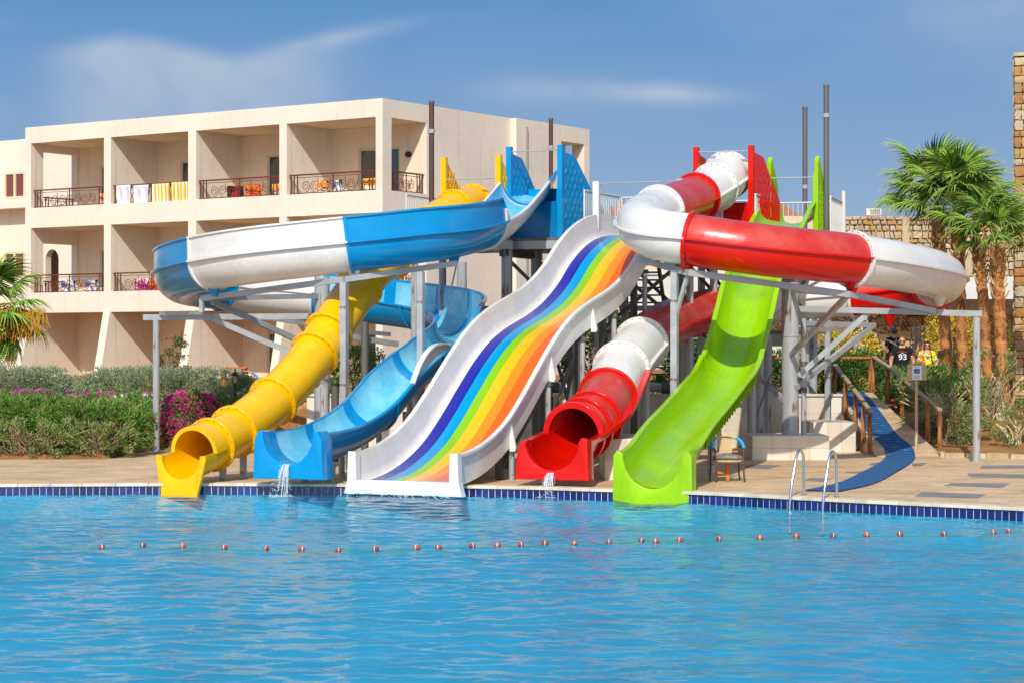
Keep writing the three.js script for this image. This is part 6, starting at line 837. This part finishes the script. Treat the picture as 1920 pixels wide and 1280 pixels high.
  if (o.hair) { const hh = union([ell([0, hy + 0.014, -0.008], [0.053, 0.062, 0.06]), ...(o.long ? [cap([0, hy - 0.02, -0.03], [0, hy - 0.13, -0.035], 0.046, 0.03), cap([-0.042, hy, -0.005], [-0.048, hy - 0.1, 0.0], 0.017, 0.014), cap([0.042, hy, -0.005], [0.048, hy - 0.1, 0.0], 0.017, 0.014)] : [])], 0.015); mesh('hair', field(56, [0.085 * s, 0.13 * s, 0.09 * s], [0, (hy - 0.035) * s, -0.005 * s], sc((x, y, z) => Math.max(hh(x, y, z), Math.min(0.038 - Math.abs(x), z - 0.028, hy + 0.034 - y))), std(o.hair, 0.6)), std(o.hair, 0.6), g); }
  const dk = std('#15130f', 0.3); for (const k of [-1, 1]) { mesh('eye', new THREE.SphereGeometry(0.0065 * s, 8, 6).translate(k * 0.019 * s, hy * s, 0.0515 * s), dk, g); }
  if (o.glasses) { for (const k of [-1, 1]) mesh('sunglasses', new THREE.SphereGeometry(1, 10, 8).scale(0.019 * s, 0.014 * s, 0.006 * s).translate(k * 0.021 * s, (hy + 0.001) * s, 0.057 * s), dk, g); mesh('sunglasses', box(0.1 * s, 0.004 * s, 0.004 * s).translate(0, (hy + 0.008) * s, 0.052 * s), dk, g); }
  if (o.beard) mesh('beard', field(40, [0.05 * s, 0.05 * s, 0.06 * s], [0, (hy - 0.045) * s, 0.02 * s], sc((x, y, z) => Math.max(ell([0, hy - 0.036, 0.012], [0.039, 0.04, 0.046])(x, y, z), y - hy + 0.022)), std('#6b5a4c', 0.9)), std('#6b5a4c', 0.9), g);
  g.position.copy(pos); g.rotation.y = yaw; return g;
}
const gpos = (px, d) => V(X(px, d), gardenY(X(px, d), d), d);
{
  const m = person('bald man in a black football shirt with number 93', gpos(1692, 60), 1.8, -0.12, { skin: '#c08a6c', shirt: '#151517', pants: '#23252c', wide: 1.14, step: 0.06, glasses: 1, beard: 1, sleeve: 0.72 });
  const font = await new FontLoader().loadAsync('fonts/droid/droid_sans_bold.typeface.json'), tg = new TextGeometry('93', { font, size: 0.155, depth: 0.02, curveSegments: 4 }); tg.computeBoundingBox(); const W = tg.boundingBox.max.x - tg.boundingBox.min.x; const p = tg.attributes.position; for (let i = 0; i < p.count; i++) { const x = p.getX(i) - W / 2; p.setXYZ(i, x, p.getY(i) + 1.17, p.getZ(i) + 0.152 - x * x * 2.2); } tg.computeVertexNormals(); mesh('shirt_number', tg, std('#e9e6e2', 0.8), m);
  for (let i = 0; i < 7; i++) { const x = (i - 3) * 0.038; mesh('shirt_lettering', box(0.026, 0.026, 0.02).translate(x, 1.395 - x * x * 1.2, 0.155 - x * x * 2.2), std('#b84048', 0.8), m); if (i > 1 && i < 5) mesh('shirt_lettering', box(0.022, 0.018, 0.02).translate(x * 0.8, 1.352, 0.153 - x * x * 2), std('#d8d4d0', 0.8), m); }
  for (const k of [-1, 1]) mesh('sleeve_band', new THREE.CylinderGeometry(0.078, 0.08, 0.05, 14).translate(k * 0.258, 1.335, -0.012), std('#c01f2a', 0.8), m);
}
{
  const t = tex(256, 256, (u, v) => { const c = [[0.93, 0.90, 0.05], [0.85, 0.15, 0.45], [0.35, 0.35, 0.85], [0.25, 0.75, 0.6], [0.95, 0.5, 0.2]]; const n = fbm(u, v, 6, 3, 500); const k = n > 0.66 ? 1 : n < 0.33 ? 2 : fbm(u, v, 7, 2, 505) > 0.72 ? 3 : fbm(u, v, 7, 2, 509) > 0.74 ? 4 : 0; return c[k]; }); t.repeat.set(1.6, 1.6);
  const w = person('dark haired woman in a bright yellow flowered dress', gpos(1739, 60), 1.68, -0.1, { skin: '#c8926e', shirt: '#e6e010', dress: 1, dressMat: std('#ffffff', 0.9, { map: t }), hair: '#17120f', long: 1, glasses: 1, step: 0.05, elR: [0.16, 0.65, 0.0], wrR: [0.13, 0.53, 0.08] });
  mesh('bag_strap', tubeOf([new THREE.Vector3(0.09, 1.41, 0.0), new THREE.Vector3(0.10, 1.36, 0.11), new THREE.Vector3(0.13, 1.15, 0.145), new THREE.Vector3(0.19, 0.92, 0.1)], 0.014, 20, 6), std('#14120f', 0.7), w); mesh('shoulder_bag', box(0.2, 0.2, 0.09, 0.03).translate(0.23, 0.82, 0.06), std('#1a1613', 0.6), w);
}
person('girl in a dark top and shorts holding a phone near the far hedge', gpos(1640, 66.2), 1.64, 0.5, { skin: '#d0a184', shirt: '#1c2233', pants: '#23242c', hair: '#3c2a20', long: 1, short: 0.4, step: 0.01, res: 76, elL: [-0.13, 0.66, 0.03], wrL: [-0.05, 0.72, 0.12], elR: [0.14, 0.66, 0.03], wrR: [0.04, 0.72, 0.12] });
{ const q = person('person seen from behind in a black printed shirt', gpos(1677, 66.8), 1.76, Math.PI + 0.2, { skin: '#b98a6c', shirt: '#141416', pants: '#17181c', hair: '#4a3a2e', step: 0.02, res: 76, wide: 1.08 }); for (let r = 0; r < 6; r++) mesh('shirt_print', box(0.2 - (r % 3) * 0.04, 0.018, 0.01).translate((r % 2) * 0.02 - 0.01, 1.38 - r * 0.04, -0.148), std('#6f7680', 0.9), q); }
scene.updateMatrixWorld(true);
renderer.render(scene, camera);
